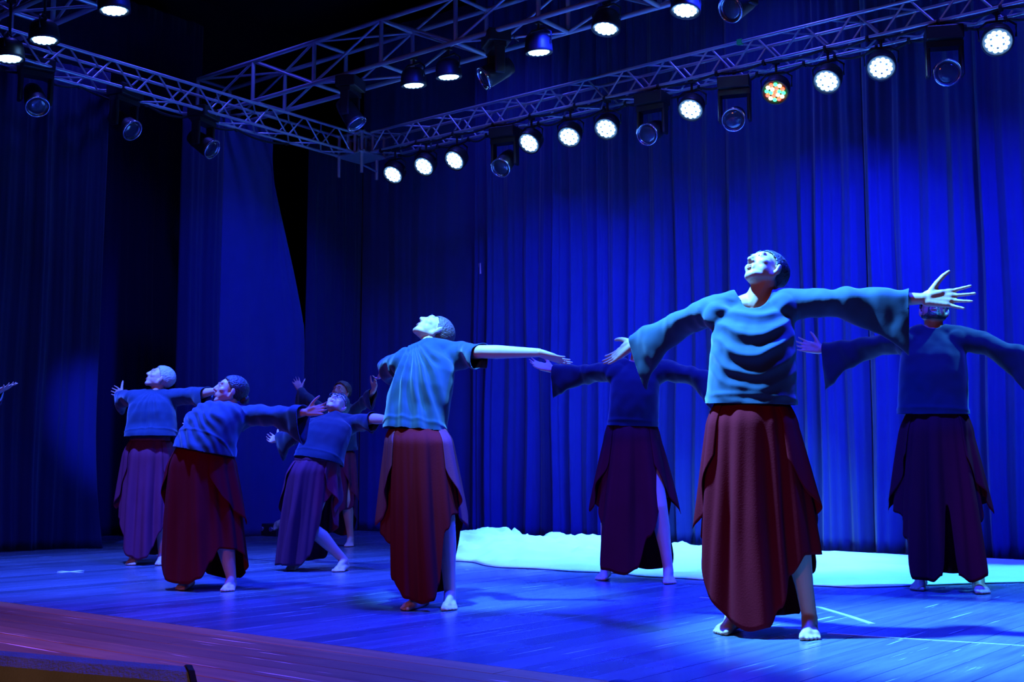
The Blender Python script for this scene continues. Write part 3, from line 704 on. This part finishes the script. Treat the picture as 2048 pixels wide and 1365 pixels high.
    for x in (-1, 1):
        b = MB(); b.ell(HP(.030 * x, .082, .0125), (l, f, u), (.0125 * hs_, .010 * hs_, .0065 * hs_), 12, 8); ey = child('eye', b.mesh('eye'), M['eye'])
        b = MB(); b.ell(HP(.030 * x, .0895, .0140), (l, f, u), (.0055 * hs_, .0035 * hs_, .0055 * hs_), 10, 6); child('iris', b.mesh('iris'), M['iris'], ey)
        b = MB(); b.tube([HP(.047 * x, .080, .036), HP(.030 * x, .092, .041), HP(.014 * x, .096, .036)], [.002 * hs_, .0042 * hs_, .0036 * hs_], 6); child('eyebrow', b.mesh('eyebrow'), M[D.get('hair', 'hair_dark')] if D.get('hair') != 'hair_grey' else M['hair_brown'])
    b = MB(); b.tube([HP(-.021, .088, -.054), HP(-.008, .0955, -.050), HP(0, .0955, -.052), HP(.008, .0955, -.050), HP(.021, .088, -.054)], [.0015, .005 * hs_, .0045 * hs_, .005 * hs_, .0015], 8)
    b.tube([HP(-.020, .088, -.0565), HP(-.008, .0945, -.0625), HP(.008, .0945, -.0625), HP(.020, .088, -.0565)], [.0015, .0056 * hs_, .0056 * hs_, .0015], 8); child('lips', b.mesh('lips'), M['lips'])
    # ---- hair
    b = MB(); hk = D.get('hair_k', 1.0); cen = (0, -.020, .034); rad = (.082 * hk, .100 * hk, .088 * hk)
    nv, mv = 64, 44; pts = []; keep = []
    for i in range(mv + 1):
        a = -pi / 2 + pi * i / mv
        for j in range(nv):
            q_ = 2 * pi * j / nv; x, y, z = cen[0] + rad[0] * cos(a) * cos(q_), cen[1] + rad[1] * cos(a) * sin(q_), cen[2] + rad[2] * sin(a)
            line = D.get('hairline', .080) + 1.35 * (y - .070) + .008 * noise.noise(V((x * 60, y * 60, z * 60))); jit = 1 + D.get('tuft', .025) * noise.noise(V((x * 70, y * 45, z * 70)))
            pts.append(tuple(HP(x * jit, cen[1] + (y - cen[1]) * jit, cen[2] + (z - cen[2]) * jit))); keep.append(z > line and z > D.get('nape', -.07))
    b.v = pts
    for i in range(mv):
        for j in range(nv):
            q4 = (i * nv + j, i * nv + (j + 1) % nv, (i + 1) * nv + (j + 1) % nv, (i + 1) * nv + j)
            if all(keep[k] for k in q4): b.f.append(q4)
    ho = child('hair', b.mesh('hair'), M[D.get('hair', 'hair_dark')]); md = ho.modifiers.new('s', 'SOLIDIFY'); md.thickness = .006; md.offset = -1
    if D.get('bun'):
        b = MB(); bc = D['bun']; b.ell(HP(*bc[:3]), (l, f, u), (bc[3],) * 3); b.cap(HP(*bc[:3]), bc[3] * .5, HP(0, -.08, .03), .03); child('hair_bun', remesh(b.mesh('bun'), .006, 3), M[D.get('hair', 'hair_dark')], ho)
    if D.get('beard'):
        b = MB(); k_ = 1.0
        b.cap(HP(.055, .0, -.045), .021, HP(.018, .068, -.089), .0235); b.cap(HP(-.055, .0, -.045), .021, HP(-.018, .068, -.089), .0235); b.cap(HP(-.014, .073, -.092), .0225, HP(.014, .073, -.092), .0225)
        b.cap(HP(-.022, .088, -.040), .007, HP(.022, .088, -.040), .007); b.cap(HP(.026, .083, -.044), .008, HP(.022, .078, -.08), .012); b.cap(HP(-.026, .083, -.044), .008, HP(-.022, .078, -.08), .012)
        child('beard', remesh(b.mesh('beard'), .005, 3), M['hair_dark'])
    if D.get('glasses'):
        b = MB()
        for x in (-1, 1): b.tube([HP(.033 * x + .023 * cos(t), .102, .012 + .018 * sin(t)) for t in [2 * pi * k / 16 for k in range(17)]], .0032, 6)
        b.tube([HP(-.011, .104, .016), HP(0, .107, .018), HP(.011, .104, .016)], .003, 6)
        for x in (-1, 1): b.tube([HP(.056 * x, .100, .016), HP(.08 * x, .05, .012), HP(.083 * x, -.005, .006)], .003, 6)
        go = child('glasses', b.mesh('glasses'), M['frame'])
    # ---- blouse
    hem = PY(*D['hem'][:2], Y0 + D['hem'][2]); hw, hf, hb = [q_ * s for q_ in D.get('hemr', (.20, .15, .14))]
    cw = D.get('chest', .185) * s; b = MB(); ctrl = (hem + neck) / 2 + tf * D.get('belly', .03) * 1.6
    axis = lambda t: bez(hem, ctrl, neck, t)
    rs = []
    tw = ((hem - axis(.12)).normalized() + V((0, 0, -D.get('hemflat', 1.0)))).normalized()
    def ring(c, lx, fx, rx, rf, rb_, pw=2.5, n=56):
        out = []
        for k in range(n):
            a = 2 * pi * k / n; ca, sa = cos(a), sin(a); m_ = (abs(ca) ** pw + abs(sa) ** pw) ** (-1 / pw)
            out.append(c + lx * (rx * ca * m_) + fx * ((rf if sa > 0 else rb_) * sa * m_))
        return out
    hl = lath.lerp(lat, .3).normalized(); ft0 = orth(front, tw)
    rs.append(ring(hem + tw * .06, hl, ft0, hw * 1.03, hf * 1.03, hb * 1.03)); rs.append(ring(hem, hl, ft0, hw, hf, hb))
    sp = (shL + shR) / 2; up_t = (neck - axis(.8)).normalized()
    for t, wx, ff, bb in D.get('prof', ((.22, 1.0, 1.0, 1.0), (.45, 1.0, 1.05, .95), (.66, 1.0, 1.0, .85), (.80, .98, .82, .75))):
        c = axis(t); tt = (axis(t + .05) - axis(t - .05)).normalized(); lx = orth(hl.lerp(lat, t), tt); fx = orth(front, tt)
        rx = hw + (cw - hw) * t; rs.append(ring(c, lx, fx, rx * wx, .135 * s * ff * D.get('deep', 1.0), .125 * s * bb * D.get('deep', 1.0)))
    fx = orth(front, up_t)
    rs.append(ring(axis(.91) , orth(lat, up_t), fx, .125 * s, .088 * s, .085 * s, 2.1)); rs.append(ring(neck + up_t * .012, orth(lat, up_t), fx, .078 * s, .074 * s, .072 * s, 2)); rs.append(ring(neck + up_t * .05, orth(lat, up_t), fx, .067 * s, .066 * s, .066 * s, 2))
    b.rings(rs)
    b.cap(shL.lerp(shR, .03), .062 * s, shL.lerp(shR, .5) + V((0, 0, .0)), .07 * s, 20); b.cap(shR.lerp(shL, .03), .062 * s, shL.lerp(shR, .5), .07 * s, 20)
    for k_ in 'LR': b.cap(sides[k_][0] + V((0, 0, .008)), .060 * s, neck + up_t * .004, .072 * s, 18)
    for k_ in 'LR': b.ell(sides[k_][0].lerp(neck, .16) + V((0, 0, -.008)), (V((1, 0, 0)), V((0, 1, 0)), V((0, 0, 1))), (.078 * s,) * 3); b.ell(sides[k_][0].lerp(neck, .22) + fx * .03 * s - V((0, 0, .045 * s)), (V((1, 0, 0)), V((0, 1, 0)), V((0, 0, 1))), (.08 * s,) * 3)
    cuffs = []
    for k in 'LR':
        sh, el, wr, tip = sides[k]; cu = D.get('cuff' + k, .93); bell = D.get('bell' + k, D.get('bell', .2)) * s; tight = D.get('tight' + k, .066) * s * fat
        inn = sh.lerp(neck, .42) - V((0, 0, .05 * s))
        N = 18; rsl = []; path = []
        for i in range(N + 1):
            t = i / N * (1 + .06) * (1 + cu) ; 
            if t <= 1: p_ = sh.lerp(el, t)
            else: p_ = el.lerp(wr, t - 1)
            path.append((t / (1 + cu), p_))
        for i, (t, p_) in enumerate([(-.18, inn)] + path):
            j = max(0, i - 1); tg = (path[min(j + 2, N)][1] - path[max(0, j - 2)][1]).normalized(); uz = orth(V((0, 0, 1)), tg); sx = tg.cross(uz)
            g = max(0, t); drop = D.get('armpit', .085) * s * (1 - g) * (1 - .35 * g) + tight * .9 * g + bell * max(0, (g - .30) / .70) ** 1.5
            wx = tight * (1.05 - .12 * g) ; top = tight * (1.0 - .30 * g); r_ = []
            for q_ in range(40):
                a = 2 * pi * q_ / 40; ca, sa = cos(a), sin(a)
                z_ = top * sa if sa > 0 else drop * sa
                wid = wx * (1 - .35 * max(0, -sa) * min(1, drop / .2)); wv = .010 * s * max(0, -sa) * sin(6.5 * g + (2 if k == 'L' else 0)) * (1 + 2 * g)
                r_.append(p_ + sx * (wid * ca + wv) + uz * z_)
            rsl.append(r_)
        b.rings(rsl); cuffs.append((path, (el.lerp(wr, cu) if cu <= 1 else wr), (wr - el).normalized() if cu > .1 else (el - sh).normalized(), bell))
    me = remesh(b.mesh('blouse'), vox * 1.15, 20, .5)
    # cut hem, cuffs and neck open
    bmx = bmesh.new(); bmx.from_mesh(me)
    def cut(co, no, test):
        vs = [v for v in bmx.verts if test(v.co)]; vset = set(vs); es = [e for e in bmx.edges if e.verts[0] in vset and e.verts[1] in vset]; fs = [f_ for f_ in bmx.faces if all(v in vset for v in f_.verts)]
        bmesh.ops.bisect_plane(bmx, geom=vs + es + fs, plane_co=co, plane_no=no, clear_outer=True)
    slope = V((0, 0, 1)); 
    cut(hem + tw * .022, tw, lambda p: (p - hem).dot(tw) > -.05 and (p - hem).length < .42 * s * fat and abs((p - hem).dot(hl)) < hw * 1.25 and abs((p - hem).dot(ft0)) < max(hf, hb) * 1.25)
    for path, cp, cdn, bell in cuffs: cut(cp, cdn, lambda p: (p - cp).dot(cdn) > -.06 and (p - cp).length < .36)
    ns = D.get('scoop', (.075, .0)); sc_c = neck + up_t * .03 + fx * ns[1]
    rm = [v for v in bmx.verts if (v.co - sc_c).length < ns[0] * s and (v.co - neck).dot(up_t) > -.16]
    if len(ns) > 2:
        a2 = neck + fx * .06 * s - up_t * ns[2] * s; rm += [v for v in bmx.verts if v.is_valid and (v.co - a2).length < .06 * s]
    bmesh.ops.delete(bmx, geom=list(set(rm)), context='VERTS')
    loose = [v for v in bmx.verts if not v.link_faces]; bmesh.ops.delete(bmx, geom=loose, context='VERTS')
    bv = list({v for e in bmx.edges if e.is_boundary for v in e.verts if (v.co - neck).length < .2 * s})
    for _ in range(14):
        nb_ = {}
        for v in bv:
            q_ = [e.other_vert(v).co for e in v.link_edges if e.is_boundary]
            if len(q_) == 2: nb_[v] = v.co * .4 + (q_[0] + q_[1]) * .3
        for v, c_ in nb_.items(): v.co = c_
    bmx.to_mesh(me); bmx.free()
    H0 = np.array(hem); Lx = np.array(hl); Tx = np.array((neck - hem).normalized()); Fx = np.array(fx); Ln = (neck - hem).length
    style = D.get('folds', 'plain'); sd_ = D.get('seed', 1); A_ = D.get('foldamp', 1.0)
    shc = np.array((shL + shR) / 2)
    def disp(co, no):
        r = co - H0; a = (r @ Lx) / hw; bb = (r @ Tx) / Ln; fr = no @ Fx
        nz = np.array([noise.noise(V((p[0] * 7 + sd_, p[1] * 7, p[2] * 4.5))) for p in co]); nz2 = np.array([noise.noise(V((p[0] * 19, p[1] * 19 + sd_, p[2] * 13))) for p in co])
        m_ = np.clip(1.25 - np.abs(a), 0, 1) * np.clip((1.05 - bb) * 4, 0, 1)
        d = .008 * nz + .0042 * nz2
        fm = np.clip(fr * 1.6 + .2, 0, 1) * m_
        if style == 'U':
            ph = (bb - .26 * a * a + .09 * nz) * 5.6 * 2 * pi; w_ = np.sin(ph); d += A_ * .0065 * fm * (w_ + .5 * np.clip(w_, 0, 1) ** 2) * np.clip(bb * 3, .3, 1)
            d -= .02 * np.exp(-((bb - .97) / .05) ** 2) * fm * np.exp(-(a / .5) ** 2)
        elif style == 'V':
            th2 = np.arctan2(a, np.clip(1.15 - bb, .15, 2)); d += A_ * .0105 * np.clip(fr + .6, 0, 1) * m_ * np.sin(th2 * 17 + 2.5 * nz)
        elif style == 'drape':
            ph = (bb * .8 + .5 * a + .12 * nz) * 5 * 2 * pi; d += A_ * .006 * np.clip(fr + .6, 0, 1) * m_ * np.sin(ph)
        arm = np.clip((np.abs(a) - 1.0) * 1.5, 0, 1); d += arm * (.005 * np.sin((a * 9 + bb * 6 + nz * 2)))
        d += .004 * np.exp(-((bb + .0) / .025) ** 2) * (np.abs(a) < 1.3)
        return d
    smooth_noise_disp(me, disp)
    so = child('blouse', me, M[D.get('shirt', 'shirt')]); md = so.modifiers.new('s', 'SOLIDIFY'); md.thickness = .004; md.offset = -1
    # ---- skirt
    wa = PY(*D['waist'][:2], Y0 + D['waist'][2]) + V((0, 0, D.get('wup', .03))); wr_, wf = [q_ * s for q_ in D.get('waistr', (.158, .115))]; hr, hfz = [q_ * s for q_ in D.get('hipr', (.20, .165))]; br, bfz = [q_ * s for q_ in D.get('botr', (.275, .21))]
    hipc = V((pel.x, pel.y, pel.z - .05)) + V(D.get('hipoff', (0, 0, 0))); botc = V((base_xy.x, base_xy.y, 0)).lerp(V((pel.x, pel.y, 0)), D.get('hang', .5)) + V(D.get('botoff', (0, 0, 0)))
    fl_ = D.get('footdir'); flat = V((feet['L'][0] - feet['R'][0])); flat.z = 0; flat = flat.normalized() if flat.length > .05 else lath
    if flat.dot(lath) < 0: flat = -flat
    flat = flat.lerp(lath, .5).normalized(); ffr = V((flat.y, -flat.x, 0)); ffr = ffr if ffr.dot(front) > 0 else -ffr
    ctl = sorted([((a + 360) % 360, z) for a, z in D['hemz']]); ctl = [(ctl[-1][0] - 360, ctl[-1][1])] + ctl + [(ctl[0][0] + 360, ctl[0][1])]
    def hz(a):
        for i in range(len(ctl) - 1):
            if ctl[i][0] <= a <= ctl[i + 1][0]:
                t = (a - ctl[i][0]) / max(1e-6, ctl[i + 1][0] - ctl[i][0]); t = t * t * (3 - 2 * t); return ctl[i][1] + (ctl[i + 1][1] - ctl[i][1]) * t
        return .1
    nc, nr = 200, 46; rnd = random.Random(sd_ * 7 + 1); waves = [(rnd.randint(5, 8), rnd.uniform(0, 6.28), .6), (rnd.randint(11, 15), rnd.uniform(0, 6.28), .35), (rnd.randint(21, 27), rnd.uniform(0, 6.28), .12)]
    grid = [[None] * nc for _ in range(nr + 1)]; fr_amp = D.get('ripple', .030) * s
    pinch = D.get('pinch', 0.0)
    def sk_pt(ar, zz, extra=0.0):
        qh = (wa.z - zz) / max(.05, (wa.z - hipc.z))       # 1 at the hip
        if qh < 1:
            k = sin(pi / 2 * max(0, qh)); c = wa.lerp(hipc, max(0, qh)); rx, rf_ = wr_ + (hr - wr_) * k, wf + (hfz - wf) * k; lx = lath; fx_ = front
        else:
            k = (hipc.z - zz) / max(.05, hipc.z); c = hipc.lerp(botc, k); kk = k ** .9; rx, rf_ = hr + (br - hr) * kk, hfz + (bfz - hfz) * kk; lx = lath.lerp(flat, k).normalized(); fx_ = front.lerp(ffr, k).normalized()
        below = max(0, (wa.z - zz) / wa.z)
        rip = sum(w3 * sin(w1 * ar + w2 + .6 * sin(3 * below + w2) + .9 * sin(2 * ar + w2)) for w1, w2, w3 in waves) * fr_amp * min(1, below * 1.6 + .18) + extra
        p = c + lx * ((rx + rip) * sin(ar)) + fx_ * ((rf_ + rip) * cos(ar)); p.z = zz
        if qh < 1: p.z = zz + D.get('waist_tilt', 0) * cos(ar) * (1 - qh)
        return p
    for j in range(nc):
        a = 360 * j / nc; ar = radians(a); zb = hz(a) * s
        for i in range(nr + 1): grid[i][j] = sk_pt(ar, wa.z + (zb - wa.z) * i / nr)
    b = MB(); b.rings(grid, cap=False)
    sk = child('skirt', b.mesh('skirt'), M[D.get('skirt', 'skirt')]); md = sk.modifiers.new('s', 'SOLIDIFY'); md.thickness = .003
    # pointed overlay panels hanging at both hips
    for lo, hi, tips in ((42, 128, ((42, .80), (58, .66), (80, .55), (97, .46), (108, .56), (128, .80))), (-128, -50, ((-128, .80), (-108, .58), (-92, .47), (-74, .58), (-50, .82)))):
        if D.get('no_overlay'): break
        og = []; nn = 44
        for i in range(25):
            t = i / 24; row = []
            for j in range(nn + 1):
                a = lo + (hi - lo) * j / nn; zt_ = .5
                for (a0, z0_), (a1, z1_) in zip(tips, tips[1:]):
                    if a0 <= a <= a1: zt_ = z0_ + (z1_ - z0_) * (a - a0) / (a1 - a0)
                zt_ = zt_ * s * D.get('ovz', 1.0); edge = min(1, (a - lo) / 14, (hi - a) / 14); ar = radians(a)
                row.append(sk_pt(ar, wa.z - .012 + (zt_ - wa.z) * t, .005 + (.022 + .016 * sin(ar * 9 + sd_)) * t * (.25 + .75 * edge)))
            og.append(row)
        b = MB(); b.rings(og, cap=False, closed=False)
        ov = child('overlay_panel', b.mesh('overlay_panel'), M[D.get('overlay', D.get('skirt', 'skirt'))], sk); md = ov.modifiers.new('s', 'SOLIDIFY'); md.thickness = .0025
    wb = MB(); ringp = []
    for dz, ex in ((-.03, .004), (.0, .008), (.02, .006), (.035, .0)):
        ringp.append([V(grid[0][j]) + V((0, 0, dz)) + (V(grid[0][j]) - wa).normalized() * ex for j in range(0, nc, 4)])
    wb.rings(ringp, cap=False); wo = child('waistband', wb.mesh('waistband'), M[D.get('skirt', 'skirt')], sk); md = wo.modifiers.new('s', 'SOLIDIFY'); md.thickness = .004
    global REPORT
    REPORT.append((D['label'][:30], round((hc.z + .1) , 2), 'sh-w', round((shL - shR).length, 2), 'lens', [round((sides[k][i] - sides[k][i + 1]).length, 2) for k in 'LR' for i in range(3)], 'leg', round((feet['L'][0] - feet['L'][3]).length, 2), round((feet['R'][0] - feet['R'][3]).length, 2), 'pelz', round(pel.z, 2), 'neckz', round(neck.z, 2)))
    return body
REPORT = []
HZ1 = [(-130, .30), (-100, .44), (-70, .36), (-48, .16), (-25, .06), (-6, .03), (10, .05), (22, .13), (36, .27), (52, .36), (74, .36), (98, .47), (114, .44), (130, .26), (150, .07), (180, .05), (205, .08)]
PEOPLE = [
 dict(label='man in teal-lit navy blouse and red skirt standing by the long floor tape line', Y0=5.16, s=1.02, vox=.005, seed=3, skin='skin_tan', hair='hair_dark', hair_k=.965, tuft=.03, hairline=.085,
  pelvis=(1503, 838, 0), neck=(1509, 604, .06), head=(1531, 545), head_side='far', shR=(1420, 622), shL=(1582, 606),
  elR=(1340, 655), wrR=(1270, 686), tipR=(1219, 722), elL=(1706, 600), wrL=(1846, 598), tipL=(1954, 596), cuffL=.80, spreadL=.2, curlL=.04, curlR=.1, thumbL=1.3, spreadR=.08, hs=1.1, palmL=(.55, -.8, .25), palmR=(.3, -.7, .8),
  anL=(1620, 1272), toeL=(1618, 1291), anR=(1466, 1262), toeR=(1406, 1273), face=(-.30, -.72, .62), crown=(-.0, .62, .75),
  hem=(1503, 800, .0), hemr=(.205, .15, .14), waist=(1503, 815, .0), folds='U', bell=.20, scoop=(.095, .01, .02), hemz=HZ1, belly=.03, hang=.45, botr=(.295, .21)),
 dict(label='woman with hair in a low bun and elbow-length sleeves beside the crumpled white cloth', Y0=5.02, s=.96, vox=.005, fem=True, seed=5, hair='hair_brown', hair_k=.97, bun=(0, -.115, .0, .036), hairline=.076, tuft=.012,
  pelvis=(840, 868, -.10), neck=(858, 700, .06), head=(868, 665), shR=(795, 726), shL=(925, 706), shR_side='far', fwd=(-.25, -1, 0),
  elR=(775, 733), wrR=(768, 745), tipR=(764, 757), elL=(960, 704), wrL=(1078, 706), tipL=(1136, 725), elL_side='near', wrL_side='near', palmL=(.1, .5, .9), spreadL=.08, curlL=.1, cuffL=.06, cuffR=.06, bell=.055, tightL=.066, tightR=.066, armpit=.10,
  anL=(900, 1216), toeL=(892, 1233), anR=(840, 1216), toeR=(768, 1222), face=(-.38, -.45, .82), crown=(.25, .75, .42),
  hem=(830, 853, -.075), hemr=(.19, .165, .15), waist=(836, 862, -.08), wup=.02, waistr=(.15, .108), overlay='skirt_violet', folds='V', foldamp=1.5, scoop=(.0, .0), hemz=[(a, z * .97 + .01 + (.17 if 30 < a < 100 else 0)) for a, z in HZ1], belly=.03, chest=.17, hipr=(.185, .165), botr=(.24, .20), hang=.5),
 dict(label='bearded man in a dark navy bell-sleeved blouse on the bright pool of light', Y0=7.72, s=1.06, vox=.0065, seed=9, skin='skin_tan', hair='hair_dark', beard=True, shirt='shirt_shaded', skirt='skirt_dark',
  pelvis=(1872, 860, 0), neck=(1867, 668, .05), head=(1868, 622), shR=(1803, 682), shL=(1928, 674), elR=(1722, 696), wrR=(1644, 700), tipR=(1595, 690), elL=(2012, 702), wrL=(2102, 726), tipL=(2165, 738),
  anL=(1958, 1184), toeL=(1988, 1197), anR=(1842, 1178), toeR=(1808, 1192), face=(.30, -.80, .52), crown=(-.1, .5, .85), hem=(1866, 822, .0), hemr=(.205, .15, .15), waist=(1873, 832, .0), bell=.21,
  hemz=[(-150, .1), (-120, .4), (-95, .52), (-70, .45), (-45, .30), (-30, .07), (-8, .06), (2, .10), (9, .50), (13, .50), (20, .10), (34, .06), (52, .10), (66, .40), (85, .55), (110, .5), (140, .1), (180, .08)], scoop=(.075, .0), botr=(.30, .21)),
 dict(label='auburn-haired dancer in a sheer dark skirt before the white cloth', Y0=7.05, s=1.0, vox=.0065, seed=12, hair='hair_red', shirt='shirt_shaded', skirt='skirt_dark',
  pelvis=(1264, 868, 0), neck=(1272, 733, .05), head=(1283, 692), shR=(1224, 741), shL=(1328, 738), elR=(1168, 746), wrR=(1108, 740), tipR=(1047, 724), elL=(1392, 752), wrL=(1452, 768), tipL=(1500, 775), spreadR=.08,
  anL=(1337, 1165), toeL=(1348, 1180), anR=(1211, 1158), toeR=(1163, 1172), face=(-.1, -.70, .68), crown=(.05, .68, .66), hem=(1266, 846, .0), hemr=(.175, .13, .13), chest=.17, waist=(1264, 856, .0), bell=.16, palmR=(.3, -.6, .7),
  hemz=[(-150, .1), (-120, .42), (-95, .52), (-72, .50), (-50, .36), (-32, .08), (-5, .05), (10, .09), (25, .30), (45, .48), (70, .56), (95, .60), (118, .35), (140, .08), (170, .06), (200, .08)], scoop=(.08, .0), hipr=(.18, .15), botr=(.33, .21), hang=.3),
 dict(label='grey-haired dancer with raised thumb before the dark side curtain', Y0=5.82, s=.95, vox=.006, fem=True, seed=15, hair='hair_grey', hair_k=.985, tuft=.04, shirt='shirt', skirt='skirt_violet', fat=1.08,
  pelvis=(300, 905, 0), neck=(308, 793, .04), head=(320, 758), shR=(268, 797), shL=(345, 797), elR=(250, 796), wrR=(243, 789), tipR=(232, 784), elL=(392, 790), wrL=(432, 782), tipL=(462, 780), curlR=.45, thumbR=1.4, palmR=(.7, -.7, .05), fwd=(-.15, -1, 0),
  anL=(324, 1129), toeL=(312, 1136), anR=(266, 1129), toeR=(250, 1134), face=(-.42, -.74, .50), crown=(.20, .50, .80), hem=(303, 868, -.02), hemr=(.215, .17, .15), waist=(300, 888, .0), bell=.11, cuffL=.55, cuffR=.75, tightL=.075, tightR=.07,
  hemz=[(a, z * .95 + .015) for a, z in HZ1], scoop=(.0, .0), hipr=(.205, .17), botr=(.235, .19), folds='V', foldamp=.5),
 dict(label='stout dancer with dark hair tied back leaning against outstretched bell sleeves', Y0=4.92, s=.90, vox=.0055, fem=True, seed=18, fat=1.25, hair='hair_dark', hair_k=.98, tuft=.012, bun=(0, -.11, -.02, .034), jowl=.010, hd=1.04,
  pelvis=(405, 925, -.05), neck=(460, 828, .15), head=(461, 784), head_side='far', shR=(415, 832), shL=(500, 832), elR=(398, 836), wrR=(385, 840), tipR=(375, 845), elL=(560, 832), wrL=(612, 825), tipL=(656, 818), fwd=(-.35, -1, 0),
  anL=(462, 1180), toeL=(434, 1190), anR=(376, 1177), toeR=(329, 1184), face=(-.48, -.84, .32), crown=(.10, .30, .92), hem=(410, 897, -.06), hemr=(.225, .20, .19), waist=(408, 908, -.05), waistr=(.185, .15), hemflat=.4, hipr=(.235, .215), botr=(.31, .25), hang=.25, bell=.16, chest=.21, deep=1.25, belly=.07, shw=1.1,
  folds='drape', scoop=(.0, .0), hemz=[(-130, .30), (-100, .42), (-70, .30), (-48, .10), (-20, .05), (0, .05), (20, .09), (35, .20), (50, .29), (75, .28), (95, .22), (120, .12), (150, .06), (180, .05), (205, .08)], waist_tilt=.045),
 dict(label='dancer in glasses leaning back with one bare knee bent', Y0=6.28, s=.93, vox=.006, fem=True, seed=21, fat=1.08, hair='hair_dark', glasses=True, shirt='shirt_shaded', skirt='skirt_violet', tuft=.012,
  pelvis=(625, 935, -.10), neck=(668, 842, .10), head=(674, 812), shR=(632, 852), shL=(708, 848), elR=(588, 868), wrR=(556, 878), tipR=(541, 881), elL=(744, 838), wrL=(780, 840), tipL=(815, 842), curlR=.8, elR_side='far', fwd=(.1, -1, 0),
  anL=(688, 1142), toeL=(652, 1146), anR=(590, 1139), toeR=(566, 1142), face=(.35, -.55, .75), crown=(-.1, .70, .62), kneeL=(-.5, -.85, 0), bentL=True, hem=(638, 918, -.07), hemr=(.205, .165, .165), waist=(633, 920, -.09), wup=.0, hemflat=.3, cuffL=.10, cuffR=.8, bellL=.06, bellR=.15, bell=.08, waistr=(.17, .14), hipr=(.195, .17), botr=(.23, .20), hang=.75, botoff=(-.10, .0, 0),
  scoop=(.0, .0), hemz=[(-130, .20), (-100, .05), (-70, .04), (-40, .05), (-10, .05), (12, .05), (28, .12), (40, .34), (55, .55), (70, .62), (84, .58), (100, .36), (125, .30), (160, .08), (200, .06)]),
 dict(label='dark-haired dancer far upstage balancing with one foot lifted', Y0=8.3, s=.97, vox=.0075, seed=24, hair='hair_brown', tuft=.05, hair_k=1.03, shirt='shirt', skirt='skirt_violet',
  pelvis=(672, 905, 0), neck=(677, 815, .02), head=(682, 786), shR=(648, 824), shL=(706, 824), elR=(620, 800), wrR=(600, 780), tipR=(592, 762), elL=(730, 800), wrL=(747, 782), tipL=(755, 755), curlR=.45, curlL=.4, palmR=(.3, -.7, .6), palmL=(.2, -.8, .4),
  anL=(701, 1093), toeL=(688, 1096), anR=(576, 1034, 0, .1), toeR=(556, 1044, .0), kneeR=(-.3, -.9, .2), bentR=True, face=(.25, -.92, .25), crown=(0, .25, .95), hem=(678, 898, 0), hemr=(.19, .14, .14), waist=(675, 908, 0), bell=.16, tightL=.055, tightR=.055, hang=.7,
  hemz=[(a, z * .9 + .05) for a, z in HZ1], scoop=(.07, .0)),
 dict(label='dancer past the side leg curtain with only a lit hand reaching in', Y0=4.6, s=.95, vox=.007, fem=True, seed=27, hair='hair_brown', shirt='shirt', skirt='skirt_violet',
  pelvis=(-95, 905, 0), neck=(-92, 783, .04), head=(-88, 757), shR=(-120, 797), shL=(-68, 794), elR=(-150, 797), wrR=(-175, 792), tipR=(-192, 786), elL=(-36, 792), wrL=(-3, 783), tipL=(22, 771), curlL=.15, spreadL=.15, thumbL=1.2, palmL=(.1, -.2, 1),
  anL=(-70, 1144), toeL=(-80, 1152), anR=(-112, 1136), toeR=(-125, 1145), face=(-.3, -.7, .6), crown=(.1, .6, .75), hem=(-94, 880, 0), hemr=(.20, .15, .15), waist=(-95, 890, 0), bell=.14, hemz=HZ1, scoop=(.065, .0)),
]
for D in PEOPLE: person(D)
for r in REPORT: print(r)
